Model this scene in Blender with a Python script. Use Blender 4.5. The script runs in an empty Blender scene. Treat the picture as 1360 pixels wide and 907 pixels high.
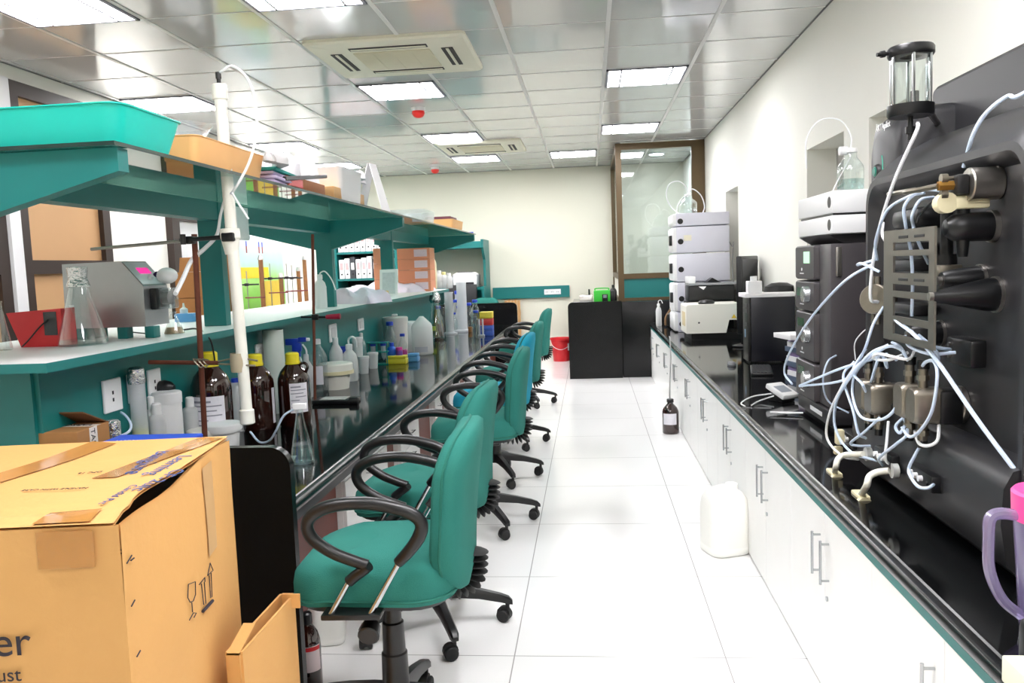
import bpy, bmesh, math, random
from math import sin, cos, pi, radians, sqrt
from mathutils import Vector, Matrix
random.seed(7)
C = bpy.context.scene.collection
SC = bpy.context.scene
# ------------------------------------------------------------------ camera
CAMZ = 1.5
F = 1080.0
YAW, PIT, ROL = radians(5.594), radians(5.303), radians(2.160)
_f = Vector((-sin(YAW)*cos(PIT), cos(YAW)*cos(PIT), -sin(PIT)))
_r = Vector((cos(YAW), sin(YAW), 0))
_u = _r.cross(_f)
_r2 = cos(ROL)*_r - sin(ROL)*_u
_u2 = sin(ROL)*_r + cos(ROL)*_u
CAM = Vector((0, 0, CAMZ))
cd = bpy.data.cameras.new('camera'); cam = bpy.data.objects.new('camera', cd); C.objects.link(cam)
cam.matrix_world = Matrix(((_r2.x, _u2.x, -_f.x, 0), (_r2.y, _u2.y, -_f.y, 0), (_r2.z, _u2.z, -_f.z, CAMZ), (0, 0, 0, 1)))
cd.sensor_fit = 'HORIZONTAL'; cd.sensor_width = 36; cd.lens = F/1360*36; cd.clip_start = 0.05; cd.clip_end = 60
SC.camera = cam

def ray(px, py):
    return _r2*((px-680)/F) - _u2*((py-453.5)/F) + _f
def az(px, py, z):
    d = ray(px, py); return CAM + d*((z-CAMZ)/d.z)
def ax(px, py, x):
    d = ray(px, py); return CAM + d*(x/d.x)
def ay(px, py, y):
    d = ray(px, py); return CAM + d*(y/d.y)
def mpp(p):
    return (Vector(p)-CAM).dot(_f)/F
# ------------------------------------------------------------------ colours and materials
def lin(h):
    h = h.lstrip('#')
    out = []
    for i in (0, 2, 4):
        c = int(h[i:i+2], 16)/255
        out.append(c/12.92 if c <= .04045 else ((c+.055)/1.055)**2.4)
    return (*out, 1)
MATS = {}
def mat(name, col='#cccccc', rough=.5, metal=0., spec=.5, emit=0., alpha=1., trans=0., vary=.06, scale=9., bump=0., bscale=200., coat=0., sss=0.):
    if name in MATS: return MATS[name]
    m = bpy.data.materials.new(name); m.use_nodes = True
    nt = m.node_tree; N = nt.nodes; L = nt.links
    b = N['Principled BSDF']
    c = lin(col)
    b.inputs['Roughness'].default_value = rough
    b.inputs['Metallic'].default_value = metal
    b.inputs['Specular IOR Level'].default_value = spec
    b.inputs['Coat Weight'].default_value = coat
    if trans: b.inputs['Transmission Weight'].default_value = trans
    b.inputs['Alpha'].default_value = alpha
    tc = N.new('ShaderNodeTexCoord')
    if vary:
        nz = N.new('ShaderNodeTexNoise'); nz.inputs['Scale'].default_value = scale; nz.inputs['Detail'].default_value = 4
        L.new(tc.outputs['Object'], nz.inputs['Vector'])
        mx = N.new('ShaderNodeMix'); mx.data_type = 'RGBA'
        mx.inputs[6].default_value = tuple(max(0, x*(1-vary)) for x in c[:3])+(1,)
        mx.inputs[7].default_value = tuple(min(1, x*(1+vary)) for x in c[:3])+(1,)
        L.new(nz.outputs['Fac'], mx.inputs[0]); L.new(mx.outputs[2], b.inputs['Base Color'])
    else:
        b.inputs['Base Color'].default_value = c
    if emit:
        b.inputs['Emission Color'].default_value = c; b.inputs['Emission Strength'].default_value = emit
    if bump:
        n2 = N.new('ShaderNodeTexNoise'); n2.inputs['Scale'].default_value = bscale; n2.inputs['Detail'].default_value = 3
        L.new(tc.outputs['Object'], n2.inputs['Vector'])
        bp = N.new('ShaderNodeBump'); bp.inputs['Strength'].default_value = bump; bp.inputs['Distance'].default_value = .01
        L.new(n2.outputs['Fac'], bp.inputs['Height']); L.new(bp.outputs['Normal'], b.inputs['Normal'])
    MATS[name] = m
    return m
def glass(name, tint='#eef5f3', refl=.08, edge=.55, body=0., bodycol='#ffffff', rough=.03):
    """thin clear vessel wall: see-through, glossy towards grazing angles, optional milky body"""
    if name in MATS: return MATS[name]
    m = bpy.data.materials.new(name); m.use_nodes = True
    nt = m.node_tree; N = nt.nodes; L = nt.links
    N.remove(N['Principled BSDF']); out = N['Material Output']
    t = N.new('ShaderNodeBsdfTransparent'); t.inputs[0].default_value = lin(tint)
    g = N.new('ShaderNodeBsdfGlossy'); g.inputs['Roughness'].default_value = rough; g.inputs[0].default_value = (.95, .97, .97, 1)
    lw = N.new('ShaderNodeLayerWeight'); lw.inputs['Blend'].default_value = .35
    mr = N.new('ShaderNodeMapRange'); mr.inputs[3].default_value = refl; mr.inputs[4].default_value = edge
    L.new(lw.outputs['Facing'], mr.inputs[0])
    last = t
    if body:
        d = N.new('ShaderNodeBsdfDiffuse'); d.inputs[0].default_value = lin(bodycol)
        tl = N.new('ShaderNodeBsdfTranslucent'); tl.inputs[0].default_value = lin(bodycol)
        ms = N.new('ShaderNodeMixShader'); ms.inputs[0].default_value = .4
        L.new(d.outputs[0], ms.inputs[1]); L.new(tl.outputs[0], ms.inputs[2])
        m2 = N.new('ShaderNodeMixShader'); m2.inputs[0].default_value = body
        L.new(t.outputs[0], m2.inputs[1]); L.new(ms.outputs[0], m2.inputs[2]); last = m2
    mx = N.new('ShaderNodeMixShader')
    L.new(mr.outputs[0], mx.inputs[0]); L.new(last.outputs[0], mx.inputs[1]); L.new(g.outputs[0], mx.inputs[2])
    L.new(mx.outputs[0], out.inputs[0])
    MATS[name] = m
    return m
# ------------------------------------------------------------------ mesh builder
def frame_from(d, up=None):
    d = Vector(d).normalized()
    a = Vector(up) if up else (Vector((0, 0, 1)) if abs(d.z) < .95 else Vector((1, 0, 0)))
    x = a.cross(d).normalized(); y = d.cross(x)
    return x, y, d
def catmull(pts, n=6):
    P = [Vector(p) for p in pts]
    if len(P) < 3: return P
    out = []
    for i in range(len(P)-1):
        p0 = P[i-1] if i else P[0]*2-P[1]
        p1, p2 = P[i], P[i+1]
        p3 = P[i+2] if i+2 < len(P) else P[-1]*2-P[-2]
        for k in range(n):
            t = k/n
            out.append(.5*((2*p1)+(p2-p0)*t+(2*p0-5*p1+4*p2-p3)*t*t+(3*p1-p0-3*p2+p3)*t**3))
    out.append(P[-1]); return out
class MB:
    def __init__(s): s.v = []; s.f = []
    def add(s, vs, fs, M=None):
        o = len(s.v)
        for p in vs:
            p = Vector(p)
            s.v.append(tuple(M @ p) if M is not None else tuple(p))
        for f in fs: s.f.append(tuple(i+o for i in f))
        return s
    def box(s, c, d, r=0., seg=2, M=None):
        bm = bmesh.new(); bmesh.ops.create_cube(bm, size=1)
        for v in bm.verts: v.co = Vector((v.co.x*d[0], v.co.y*d[1], v.co.z*d[2]))
        if r: bmesh.ops.bevel(bm, geom=list(bm.edges), offset=min(r, min(d)*.49), segments=seg, profile=.5, affect='EDGES')
        bm.verts.index_update()
        T = Matrix.Translation(c)
        s.add([v.co.copy() for v in bm.verts], [[v.index for v in f.verts] for f in bm.faces], (M @ T) if M is not None else T)
        bm.free(); return s
    def bb(s, x0, x1, y0, y1, z0, z1, r=0., seg=2):
        return s.box(((x0+x1)/2, (y0+y1)/2, (z0+z1)/2), (abs(x1-x0), abs(y1-y0), abs(z1-z0)), r, seg)
    def lathe(s, prof, c=(0, 0, 0), seg=24, axis=None, sx=1., sy=1.):
        vs = []; fs = []; rings = []
        for r, z in prof:
            if r <= 1e-6: rings.append([len(vs)]); vs.append((0, 0, z))
            else:
                rings.append(list(range(len(vs), len(vs)+seg)))
                vs += [(r*sx*cos(2*pi*k/seg), r*sy*sin(2*pi*k/seg), z) for k in range(seg)]
        for a, b in zip(rings, rings[1:]):
            if len(a) == 1 and len(b) == 1: continue
            for k in range(seg):
                k2 = (k+1) % seg
                if len(a) == 1: fs.append((a[0], b[k], b[k2]))
                elif len(b) == 1: fs.append((a[k], b[0], a[k2]))
                else: fs.append((a[k], b[k], b[k2], a[k2]))
        M = Matrix.Translation(c)
        if axis is not None:
            x, y, d = frame_from(axis)
            M = M @ Matrix(((x.x, y.x, d.x, 0), (x.y, y.y, d.y, 0), (x.z, y.z, d.z, 0), (0, 0, 0, 1)))
        return s.add(vs, fs, M)
    def cyl(s, p0, p1, r0, r1=None, seg=16, ch=0.):
        p0 = Vector(p0); p1 = Vector(p1); L = (p1-p0).length; r1 = r0 if r1 is None else r1
        if ch: prof = [(0, 0), (r0-ch, 0), (r0, ch), (r1, L-ch), (r1-ch, L), (0, L)]
        else: prof = [(0, 0), (r0, 0), (r1, L), (0, L)]
        return s.lathe(prof, p0, seg, p1-p0)
    def sph(s, c, r, seg=16, n=8, sz=1.):
        prof = [(r*sin(pi*k/n), -r*sz*cos(pi*k/n)) for k in range(n+1)]
        prof[0] = (0, -r*sz); prof[-1] = (0, r*sz)
        return s.lathe(prof, c, seg)
    def tube(s, pts, r, seg=8, n=6, smooth=True, flat=1.):
        P = catmull(pts, n) if smooth else [Vector(p) for p in pts]
        R = r if isinstance(r, (list, tuple)) else None
        vs = []; fs = []
        t0 = (P[1]-P[0]).normalized(); x, y, _ = frame_from(t0)
        N = len(P)
        for i, p in enumerate(P):
            t = (P[min(i+1, N-1)]-P[max(i-1, 0)])
            t = t.normalized() if t.length > 1e-9 else t0
            x = (x-t*x.dot(t))
            x = x.normalized() if x.length > 1e-6 else frame_from(t)[0]
            y = t.cross(x)
            if R: q = i/(N-1)*(len(R)-1); j = min(int(q), len(R)-2); rr = R[j]+(R[j+1]-R[j])*(q-j)
            else: rr = r
            vs += [p+x*(rr*cos(2*pi*k/seg))+y*(rr*flat*sin(2*pi*k/seg)) for k in range(seg)]
        for i in range(N-1):
            for k in range(seg):
                k2 = (k+1) % seg
                fs.append((i*seg+k, i*seg+k2, (i+1)*seg+k2, (i+1)*seg+k))
        fs.append(tuple(range(seg))[::-1]); fs.append(tuple((N-1)*seg+k for k in range(seg)))
        return s.add(vs, fs)
    def prism(s, poly, a, b, plane='xz'):
        """polygon in a plane extruded from a to b along the remaining axis"""
        def q(p, t):
            return {'xz': (p[0], t, p[1]), 'yz': (t, p[0], p[1]), 'xy': (p[0], p[1], t)}[plane]
        n = len(poly)
        vs = [q(p, a) for p in poly]+[q(p, b) for p in poly]
        fs = [tuple(range(n)), tuple(range(2*n-1, n-1, -1))]+[(k, (k+1) % n, n+(k+1) % n, n+k) for k in range(n)]
        return s.add(vs, fs)
    def loft(s, rings, cap=True):
        n = len(rings[0]); vs = [p for r in rings for p in r]; fs = []
        for i in range(len(rings)-1):
            for k in range(n):
                k2 = (k+1) % n; fs.append((i*n+k, i*n+k2, (i+1)*n+k2, (i+1)*n+k))
        if cap: fs.append(tuple(range(n))[::-1]); fs.append(tuple((len(rings)-1)*n+k for k in range(n)))
        return s.add(vs, fs)
    def grid(s, fn, nu, nv):
        vs = [fn(i/nu, j/nv) for j in range(nv+1) for i in range(nu+1)]
        fs = [(j*(nu+1)+i, j*(nu+1)+i+1, (j+1)*(nu+1)+i+1, (j+1)*(nu+1)+i) for j in range(nv) for i in range(nu)]
        return s.add(vs, fs)
def rrect(w, h, r, n=5, cx=0, cy=0):
    out = []
    for k, (sx, sy) in enumerate(((1, 1), (-1, 1), (-1, -1), (1, -1))):
        for i in range(n+1):
            a = pi/2*k+pi/2*i/n
            out.append((cx+sx*(w/2-r)+r*cos(a), cy+sy*(h/2-r)+r*sin(a)))
    return out
def obj(name, mb, m, parent=None, loc=None, sharp=35, flip=True):
    me = bpy.data.meshes.new(name)
    me.from_pydata([tuple(p) for p in mb.v], [], mb.f); me.validate()
    if flip:
        bm = bmesh.new(); bm.from_mesh(me); bmesh.ops.recalc_face_normals(bm, faces=bm.faces); bm.to_mesh(me); bm.free()
    me.shade_smooth(); me.set_sharp_from_angle(angle=radians(sharp))
    me.materials.append(m)
    o = bpy.data.objects.new(name, me); C.objects.link(o)
    if parent is not None: o.parent = parent
    if loc is not None: o.location = loc
    return o
def tag(o, label, cat, group=None, kind=None):
    o['label'] = label; o['category'] = cat
    if group: o['group'] = group
    if kind: o['kind'] = kind
    return o
def thing(name, label, cat, loc=(0, 0, 0), rz=0., group=None):
    o = bpy.data.objects.new(name, None); C.objects.link(o); o.empty_display_size = .05
    o.location = loc; o.rotation_euler = (0, 0, rz)
    return tag(o, label, cat, group)
def struct(name, mb, m, parent=None):
    o = obj(name, mb, m, parent)
    if parent is None: o['kind'] = 'structure'
    return o
def one(name, mb, m, label, cat, loc=None, group=None, rz=0.):
    o = obj(name, mb, m, None, loc); o.rotation_euler.z = rz
    return tag(o, label, cat, group)
KIDS = {}
def dup(root, loc, rz=0., label=None, group=None):
    r = root.copy(); C.objects.link(r); r.location = loc; r.rotation_euler = (0, 0, rz)
    if label: r['label'] = label
    if group: r['group'] = group
    for ch in [o for o in C.objects if o.parent == root]:
        c = ch.copy(); C.objects.link(c); c.parent = r
        for g in [o for o in C.objects if o.parent == ch]:
            d = g.copy(); C.objects.link(d); d.parent = c
    return r
def text(s, size, M, m, parent=None, name='lettering', ext=.0004, align='LEFT', shear=0., sx=1.):
    cu = bpy.data.curves.new(name, 'FONT'); cu.body = s; cu.size = size; cu.extrude = ext; cu.align_x = align; cu.shear = shear
    tmp = bpy.data.objects.new('tmp_text', cu); C.objects.link(tmp)
    bpy.context.view_layer.update()
    me = bpy.data.meshes.new_from_object(tmp.evaluated_get(bpy.context.evaluated_depsgraph_get()))
    bpy.data.objects.remove(tmp); me.name = name
    o = bpy.data.objects.new(name, me); C.objects.link(o); me.materials.clear(); me.materials.append(m)
    if parent is not None: o.parent = parent
    o.matrix_local = M @ Matrix.Diagonal((sx, 1, 1, 1))
    return o
def axes(loc, x, y):
    x = Vector(x).normalized(); y = Vector(y); y = (y-x*x.dot(y)).normalized(); z = x.cross(y)
    return Matrix(((x.x, y.x, z.x, loc[0]), (x.y, y.y, z.y, loc[1]), (x.z, y.z, z.z, loc[2]), (0, 0, 0, 1)))
# ------------------------------------------------------------------ common materials
TEAL = mat('teal_laminate', '#12716f', .42, vary=.04)
WHITE = mat('white_laminate', '#f2f2f0', .35, vary=.02)
PAINT = mat('wall_paint', '#efefe6', .6, vary=.015, scale=2)
BLK = mat('black_plastic', '#0f1012', .36, vary=.1)
BLKM = mat('black_rubber', '#141415', .6, vary=.1)
DGREY = mat('dark_grey_plastic', '#37383b', .35, vary=.06)
CHROME = mat('chrome', '#b4b8bb', .18, 1., vary=.02)
STEEL = mat('brushed_steel', '#b9b6b0', .28, 1., vary=.08, scale=40)
BRONZE = mat('bronze_frame', '#5b4a30', .4, .3, vary=.08)
DBROWN = mat('dark_brown_frame', '#30241f', .45, vary=.08)
PWHITE = mat('white_plastic', '#ecedee', .4, vary=.02)
PAPER = mat('paper', '#f3f2f4', .8, vary=.03)
INK = mat('black_ink', '#1d1d22', .7, vary=0)
BLUEINK = mat('blue_ink', '#44568c', .7, vary=0)
CARD = mat('cardboard', '#c9985c', .75, vary=.09, scale=6, bump=.12, bscale=60)
CARDD = mat('cardboard_brown', '#a97846', .8, vary=.08, scale=14, bump=.1, bscale=80)
TAPE = mat('packing_tape', '#b9813f', .12, vary=.12, scale=25, coat=.6)
GL = glass('clear_glass', '#f6fbfa')
GLS = glass('glass_sheet', '#ecf1f1', .10, .6)
MILK = glass('milky_plastic', '#f4f7f8', .03, .15, .55, '#f2f5f8', .3)
MILKD = glass('dense_milky_plastic', '#f4f7f8', .03, .12, .85, '#f4f5f5', .35)
CLEARP = glass('clear_plastic', '#f0f4f5', .06, .35, .12, '#f0f4f6', .15)
AMBER = mat('amber_glass', '#2a100a', .06, spec=.7, vary=.05, coat=.6)
BLUECAP = mat('blue_cap', '#1f3fb4', .35)
YCAP = mat('yellow_cap', '#e6d52a', .4)
REDP = mat('red_plastic', '#d3222a', .35)
RUST = mat('rusty_rod', '#6d3b2a', .6, .4, vary=.25, scale=30)
TUBEW = mat('tubing_white', '#f2f4f6', .35, vary=.02)
TUBEB = mat('tubing_blue_white', '#cfdff4', .3, vary=.03, spec=.5)
CREAM = mat('cream_plastic', '#e8dfb9', .45, vary=.03)
FOIL = mat('aluminium_foil', '#d8d9da', .25, .95, vary=.1, scale=40, bump=.9, bscale=70)
TOPWHITE = mat('white_ledge_top', '#f5f3f4', .35, vary=.01)
# ================================================================== ROOM
CZ = 3.045; WL = -4.03; WR = 1.53; YB = 13.3; YF = -2.2
TX = .69; TY = .66; RX0 = .166; RY0 = 5.435
def mat_floor():
    m = mat('floor_tiles', '#f4f4f3', .16, vary=.01, scale=1.5); N = m.node_tree.nodes; L = m.node_tree.links
    b = N['Principled BSDF']; src = b.inputs['Base Color'].links[0].from_socket
    tc = N.new('ShaderNodeTexCoord'); mp = N.new('ShaderNodeMapping'); mp.inputs['Location'].default_value = (.33, .2, 0)
    br = N.new('ShaderNodeTexBrick'); br.offset = 0; br.inputs['Scale'].default_value = 1
    br.inputs['Brick Width'].default_value = .8; br.inputs['Row Height'].default_value = .8; br.inputs['Mortar Size'].default_value = .0025
    br.inputs['Color1'].default_value = (1, 1, 1, 1); br.inputs['Color2'].default_value = (1, 1, 1, 1); br.inputs['Mortar'].default_value = (.45, .45, .44, 1)
    L.new(tc.outputs['Object'], mp.inputs[0]); L.new(mp.outputs[0], br.inputs['Vector'])
    mx = N.new('ShaderNodeMix'); mx.data_type = 'RGBA'; mx.blend_type = 'MULTIPLY'; mx.inputs[0].default_value = 1
    L.new(src, mx.inputs[6]); L.new(br.outputs['Color'], mx.inputs[7]); L.new(mx.outputs[2], b.inputs['Base Color'])
    return m
def mat_ceiling():
    m = mat('glossy_ceiling_tile', '#d3d4d4', .10, .12, vary=.02, scale=1); N = m.node_tree.nodes; L = m.node_tree.links
    b = N['Principled BSDF']; tc = N.new('ShaderNodeTexCoord')
    nz = N.new('ShaderNodeTexNoise'); nz.inputs['Scale'].default_value = 2.2; nz.inputs['Detail'].default_value = 1
    bp = N.new('ShaderNodeBump'); bp.inputs['Strength'].default_value = .25; bp.inputs['Distance'].default_value = .02
    L.new(tc.outputs['Object'], nz.inputs['Vector']); L.new(nz.outputs['Fac'], bp.inputs['Height']); L.new(bp.outputs['Normal'], b.inputs['Normal'])
    return m
struct('floor', MB().bb(WL-.2, WR+.4, YF-.2, YB+.2, -.1, 0), mat_floor())
struct('wall_back', MB().bb(WL-.2, WR+.4, YB, YB+.15, 0, CZ+.1), mat('back_wall_paint', '#e0decd', .6, vary=.012, scale=2))
struct('wall_front', MB().bb(WL-.2, WR+.4, YF-.15, YF, 0, CZ+.1), PAINT)
struct('wall_left', MB().bb(WL-.15, WL, YF, YB, 0, CZ+.1), PAINT)
# right wall with three window recesses
NI = [(4.0, 4.66), (5.1, 5.93), (8.57, 9.32)]; NT = 2.225; NB = 1.25
w = MB(); w.bb(WR, WR+.3, YF, YB, NT, CZ+.1); w.bb(WR, WR+.3, YF, YB, 0, NB)
ys = [YF]+[y for n in NI for y in n]+[YB]
for a, b in zip(ys[::2], ys[1::2]): w.bb(WR, WR+.3, a, b, NB, NT)
struct('wall_right', w, PAINT)
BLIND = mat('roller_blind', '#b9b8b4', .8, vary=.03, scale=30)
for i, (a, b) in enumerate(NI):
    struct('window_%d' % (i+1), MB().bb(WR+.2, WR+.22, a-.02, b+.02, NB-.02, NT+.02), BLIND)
CEIL = mat_ceiling()
struct('ceiling', MB().bb(WL-.2, WR+.4, YF-.2, YB+.2, CZ, CZ+.06), CEIL)
RAIL = mat('ceiling_rail', '#dcdcdb', .4, vary=.02); GAP = mat('ceiling_groove', '#6f7070', .6, vary=.02)
run = MB(); cross = MB(); grv = MB()
k = -6
while RX0+TX*k < WR-.05:
    x = RX0+TX*k
    if x > WL+.04: run.bb(x-.014, x+.014, YF, YB, CZ-.006, CZ+.001)
    k += 1
k = -11
while RY0+TY*k < YB:
    y = RY0+TY*k
    if y > YF: cross.bb(WL, WR, y-.006, y+.004, CZ-.003, CZ+.001); grv.bb(WL, WR, y+.004, y+.008, CZ-.002, CZ+.001)
    k += 1
grv.bb(WR-.012, WR, YF, YB, CZ-.004, CZ+.001); grv.bb(WL, WL+.012, YF, YB, CZ-.004, CZ+.001); grv.bb(WL, WR, YB-.012, YB, CZ-.004, CZ+.001)
struct('trim_1', run, RAIL); struct('trim_2', cross, RAIL); struct('trim_3', grv, GAP)
# ------------------------------------------------------------------ ceiling lights
LE = 15.0
DIFF = mat('light_diffuser', '#fffcfe', .5, emit=LE, vary=0)
DIFS = mat('light_side_strip', '#fdfbff', .5, emit=LE*.55, vary=0)
def light(x0, y0, label, louver=False):
    x1, y1 = x0+TX, y0+TY; cx, cy = (x0+x1)/2, (y0+y1)/2
    t = thing('ceiling_light', label, 'ceiling light', (cx, cy, CZ), 0, 'square ceiling light panels')
    hx, hy = TX/2-.018, TY/2-.014
    fr = MB()
    fr.bb(-hx, hx, -hy, -hy+.02, -.014, 0); fr.bb(-hx, hx, hy-.02, hy, -.014, 0)
    fr.bb(-hx, -hx+.02, -hy, hy, -.014, 0); fr.bb(hx-.02, hx, -hy, hy, -.014, 0)
    fr.bb(-hx+.115, -hx+.13, -hy, hy, -.014, 0); fr.bb(hx-.13, hx-.115, -hy, hy, -.014, 0)
    obj('frame', fr, mat('light_frame', '#8f8f9a', .5, vary=.02), t)
    obj('diffuser', MB().bb(-hx+.13, hx-.13, -hy+.02, hy-.02, -.012, -.003), DIFF, t)
    for s in (-1, 1):
        obj('side_strip', MB().bb(*sorted((s*(hx-.02), s*(hx-.115))), -hy+.02, hy-.02, -.011, -.003), DIFS, t)
    if louver:
        lv = MB()
        for q in range(9): lv.bb(-hx+.15+q*.02, -hx+.153+q*.02, -hy+.03, hy-.03, -.02, -.011)
        obj('louver', lv, PWHITE, t)
    return t
LC = [RX0+TX*i for i in range(-6, 3)]      # column starts
R1, R2, R3, R0 = RY0+2*TY, RY0+6*TY, RY0+9*TY, RY0-2*TY
light(RX0-3*TX, R1, 'bright square ceiling light between the large air conditioner and the nearer red alarm dome')
light(RX0-3*TX, R2, 'bright square ceiling light beyond the nearer red dome, just before the far air conditioner')
light(RX0-3*TX, R3, 'bright square ceiling light just beyond the far air conditioner')
light(RX0, R1, 'bright square ceiling light with fine louvres nearest the right wall', True)
light(RX0, R2, 'bright square ceiling light over the glass partition, right-hand row')
light(RX0-TX, R3, 'bright square ceiling light near the back wall left of the glass partition')
light(RX0-6*TX, R1, 'bright square ceiling light seen just above the end of the teal basin')
light(RX0-6*TX, R2, 'bright square ceiling light seen above the orange tray and folded sheets')
light(RX0-6*TX, R3, 'bright square ceiling light seen above the white bin, farthest of the left row')
light(RX0-5*TX, R0, 'large bright ceiling light in the upper left corner of the photo')
light(RX0-3*TX, R0, 'large bright ceiling light cut by the top edge of the photo')
for (cx_, cy_) in ((RX0, R0-3*TY), (RX0-3*TX, R0-5*TY), (RX0-TX, R0-4*TY), (RX0, R0-7*TY)):  # out-of-view panels added for illumination, repeating the pattern of the visible ones
    light(cx_, cy_, 'bright square ceiling light overhead behind the photographer')
# ------------------------------------------------------------------ air conditioners
ACW = mat('ac_ivory', '#eae7d3', .45, vary=.02); ACG = mat('ac_grille', '#d6d0b4', .6, vary=.04); SLOT = mat('dark_slot', '#2b2724', .7)
def aircon(x0, x1, y0, y1, label):
    cx, cy = (x0+x1)/2, (y0+y1)/2; hx, hy = (x1-x0)/2, (y1-y0)/2
    t = thing('air_conditioner', label, 'air conditioner', (cx, cy, CZ), 0, 'ceiling cassette air conditioners')
    rings = [[(a*s, b*s2, z) for a, b in rrect(2*hx, 2*hy, .04)] for s, s2, z in ((1, 1, 0), (1, 1, -.02), (.97, .97, -.034), (.6, .6, -.036))]
    obj('panel', MB().loft(rings), ACW, t)
    g = MB(); g.bb(-.27, .27, -.24, .24, -.044, -.03, .006)
    for q in range(3): g.bb(-.27+.135*(q+1)-.002, -.27+.135*(q+1)+.002, -.235, .235, -.0455, -.04)
    obj('grille', g, ACG, t)
    def slot(sx0, sx1, sy0, sy1):
        f = obj('air_outlet', MB().bb(sx0, sx1, sy0, sy1, -.039, -.03), SLOT, t)
        lg = MB()
        if sx1-sx0 > sy1-sy0: lg.bb(sx0+.01, sx1-.01, (sy0+sy1)/2-.012, (sy0+sy1)/2+.012, -.043, -.036)
        else: lg.bb((sx0+sx1)/2-.01, (sx0+sx1)/2+.01, sy0+.01, sy1-.01, -.043, -.036)
        obj('flap', lg, ACW, f)
    slot(-.27, .27, .29, .36); slot(-.27, .27, -.36, -.29); slot(-.43, -.35, -.24, .24); slot(.35, .43, -.24, .24)
aircon(-1.87, -.77, 5.42, 6.42, 'large ivory cassette air conditioner in the ceiling nearest the camera')
aircon(-1.85, -.79, 10.04, 11.05, 'smaller looking ivory cassette air conditioner farther down the ceiling')
RDOME = mat('red_alarm_dome', '#e2231c', .3, vary=.03)
def dome(x, y, label):
    t = thing('fire_alarm', label, 'fire alarm', (x, y, CZ), 0, 'red ceiling alarm domes')
    obj('base', MB().lathe([(0, 0), (.068, 0), (.068, -.02), (.06, -.035), (0, -.035)], seg=24), PWHITE, t)
    obj('lens', MB().lathe([(.06, -.034), (.062, -.06), (.045, -.085), (.02, -.097), (0, -.1)], seg=24), RDOME, t)
dome(-1.59, 7.86, 'red dome alarm on the ceiling just past the nearer light'); dome(-2.3, 12.45, 'small far red dome alarm on the ceiling by the back wall')
# ------------------------------------------------------------------ left wall: boarded doors, glazed door, poster
BOARD = mat('brown_paper_board', '#cda274', .6, vary=.06, scale=3)
def leftframe(name, y0, y1, z0, z1, pane, mull=None, fw=.1):
    f = MB(); x0, x1 = WL+.001, WL+.07
    f.bb(x0, x1, y0, y0+fw, z0, z1); f.bb(x0, x1, y1-fw, y1, z0, z1); f.bb(x0, x1, y0+fw, y1-fw, z1-fw, z1); f.bb(x0, x1, y0+fw, y1-fw, z0, z0+fw)
    if mull: f.bb(x0, x1, y0+fw, y1-fw, mull-.05, mull+.05)
    o = struct(name, f, DBROWN)
    obj('pane', MB().bb(WL+.001, WL+.03, y0+fw, y1-fw, z0+fw, z1-fw), pane, o)
    return o
leftframe('window_4', 5.4, 6.5, .4, 2.92, BOARD, 1.62)
leftframe('window_5', 4.0, 5.27, .4, 2.92, BOARD, 1.62)
struct('trim_4', MB().bb(WL, WL+.09, 5.28, 5.39, 0, 2.92), mat('white_jamb', '#e8e8ea', .4, vary=.02))
leftframe('door_1', 7.52, 8.75, 0, 2.2, mat('frosted_white_pane', '#eef0f2', .3, vary=.02), None, .14)
# ================================================================== RIGHT COUNTER
CT = .711; DX = .762
GRAN = mat('black_granite', '#0b0c0d', .07, spec=.6, vary=.5, scale=400)
LACQ = mat('black_lacquer_panel', '#0a0b0c', .25, vary=.2, scale=20, spec=.3)
def counter_profile(x_front, x_back, z0, z1):
    s = 1 if x_back > x_front else -1
    r = .018
    pts = [(x_back, z0), (x_back, z1)]
    n = 8; zc = (z0+z1)/2; h = (z1-z0)/2
    pts += [(x_front+s*.030, z1), (x_front+s*.026, z1-.004), (x_front+s*.012, z1-.006)]
    pts += [(x_front+s*(.012-.012*cos(-pi/2+pi*i/n)), zc+(h-.006)*sin(pi/2-pi*i/n)) for i in range(1, n)]
    pts += [(x_front+s*.012, z0)]
    return pts
t = thing('laboratory_worktop', 'long black granite worktop with teal lipping running along the right wall', 'worktop', (0, 0, 0))
NOSE = mat('granite_nosing', '#121314', .22, spec=.5, vary=.3, scale=300)
obj('granite_slab', MB().bb(DX+.015, WR-.002, .3, 10.5, .664, CT), GRAN, t)
obj('bullnose_edge', MB().prism(counter_profile(DX-.016, DX+.0155, .664, CT), .3, 10.5, 'xz'), NOSE, t)
obj('teal_lipping', MB().bb(DX-.002, DX+.02, .3, 10.5, .639, .664), TEAL, t)
KICK = mat('cabinet_plinth', '#d9d9d6', .6, vary=.03)
seams = [.42, 1.35, 2.285, 3.21, 4.14, 5.07, 6.0, 6.93, 7.88, 8.82, 9.75, 10.5]
where = ['nearest the camera under the pink jug', 'second from the camera below the big chromatography machine', 'third from the camera under its white elbow pipes', 'just before the white jerrycan', 'right behind the white jerrycan',
         'next beyond the white jerrycan', 'just on the near side of the floor bottle', 'directly behind the amber floor bottle', 'just past the amber floor bottle', 'second last before the black end block', 'last one touching the black end block']
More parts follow.
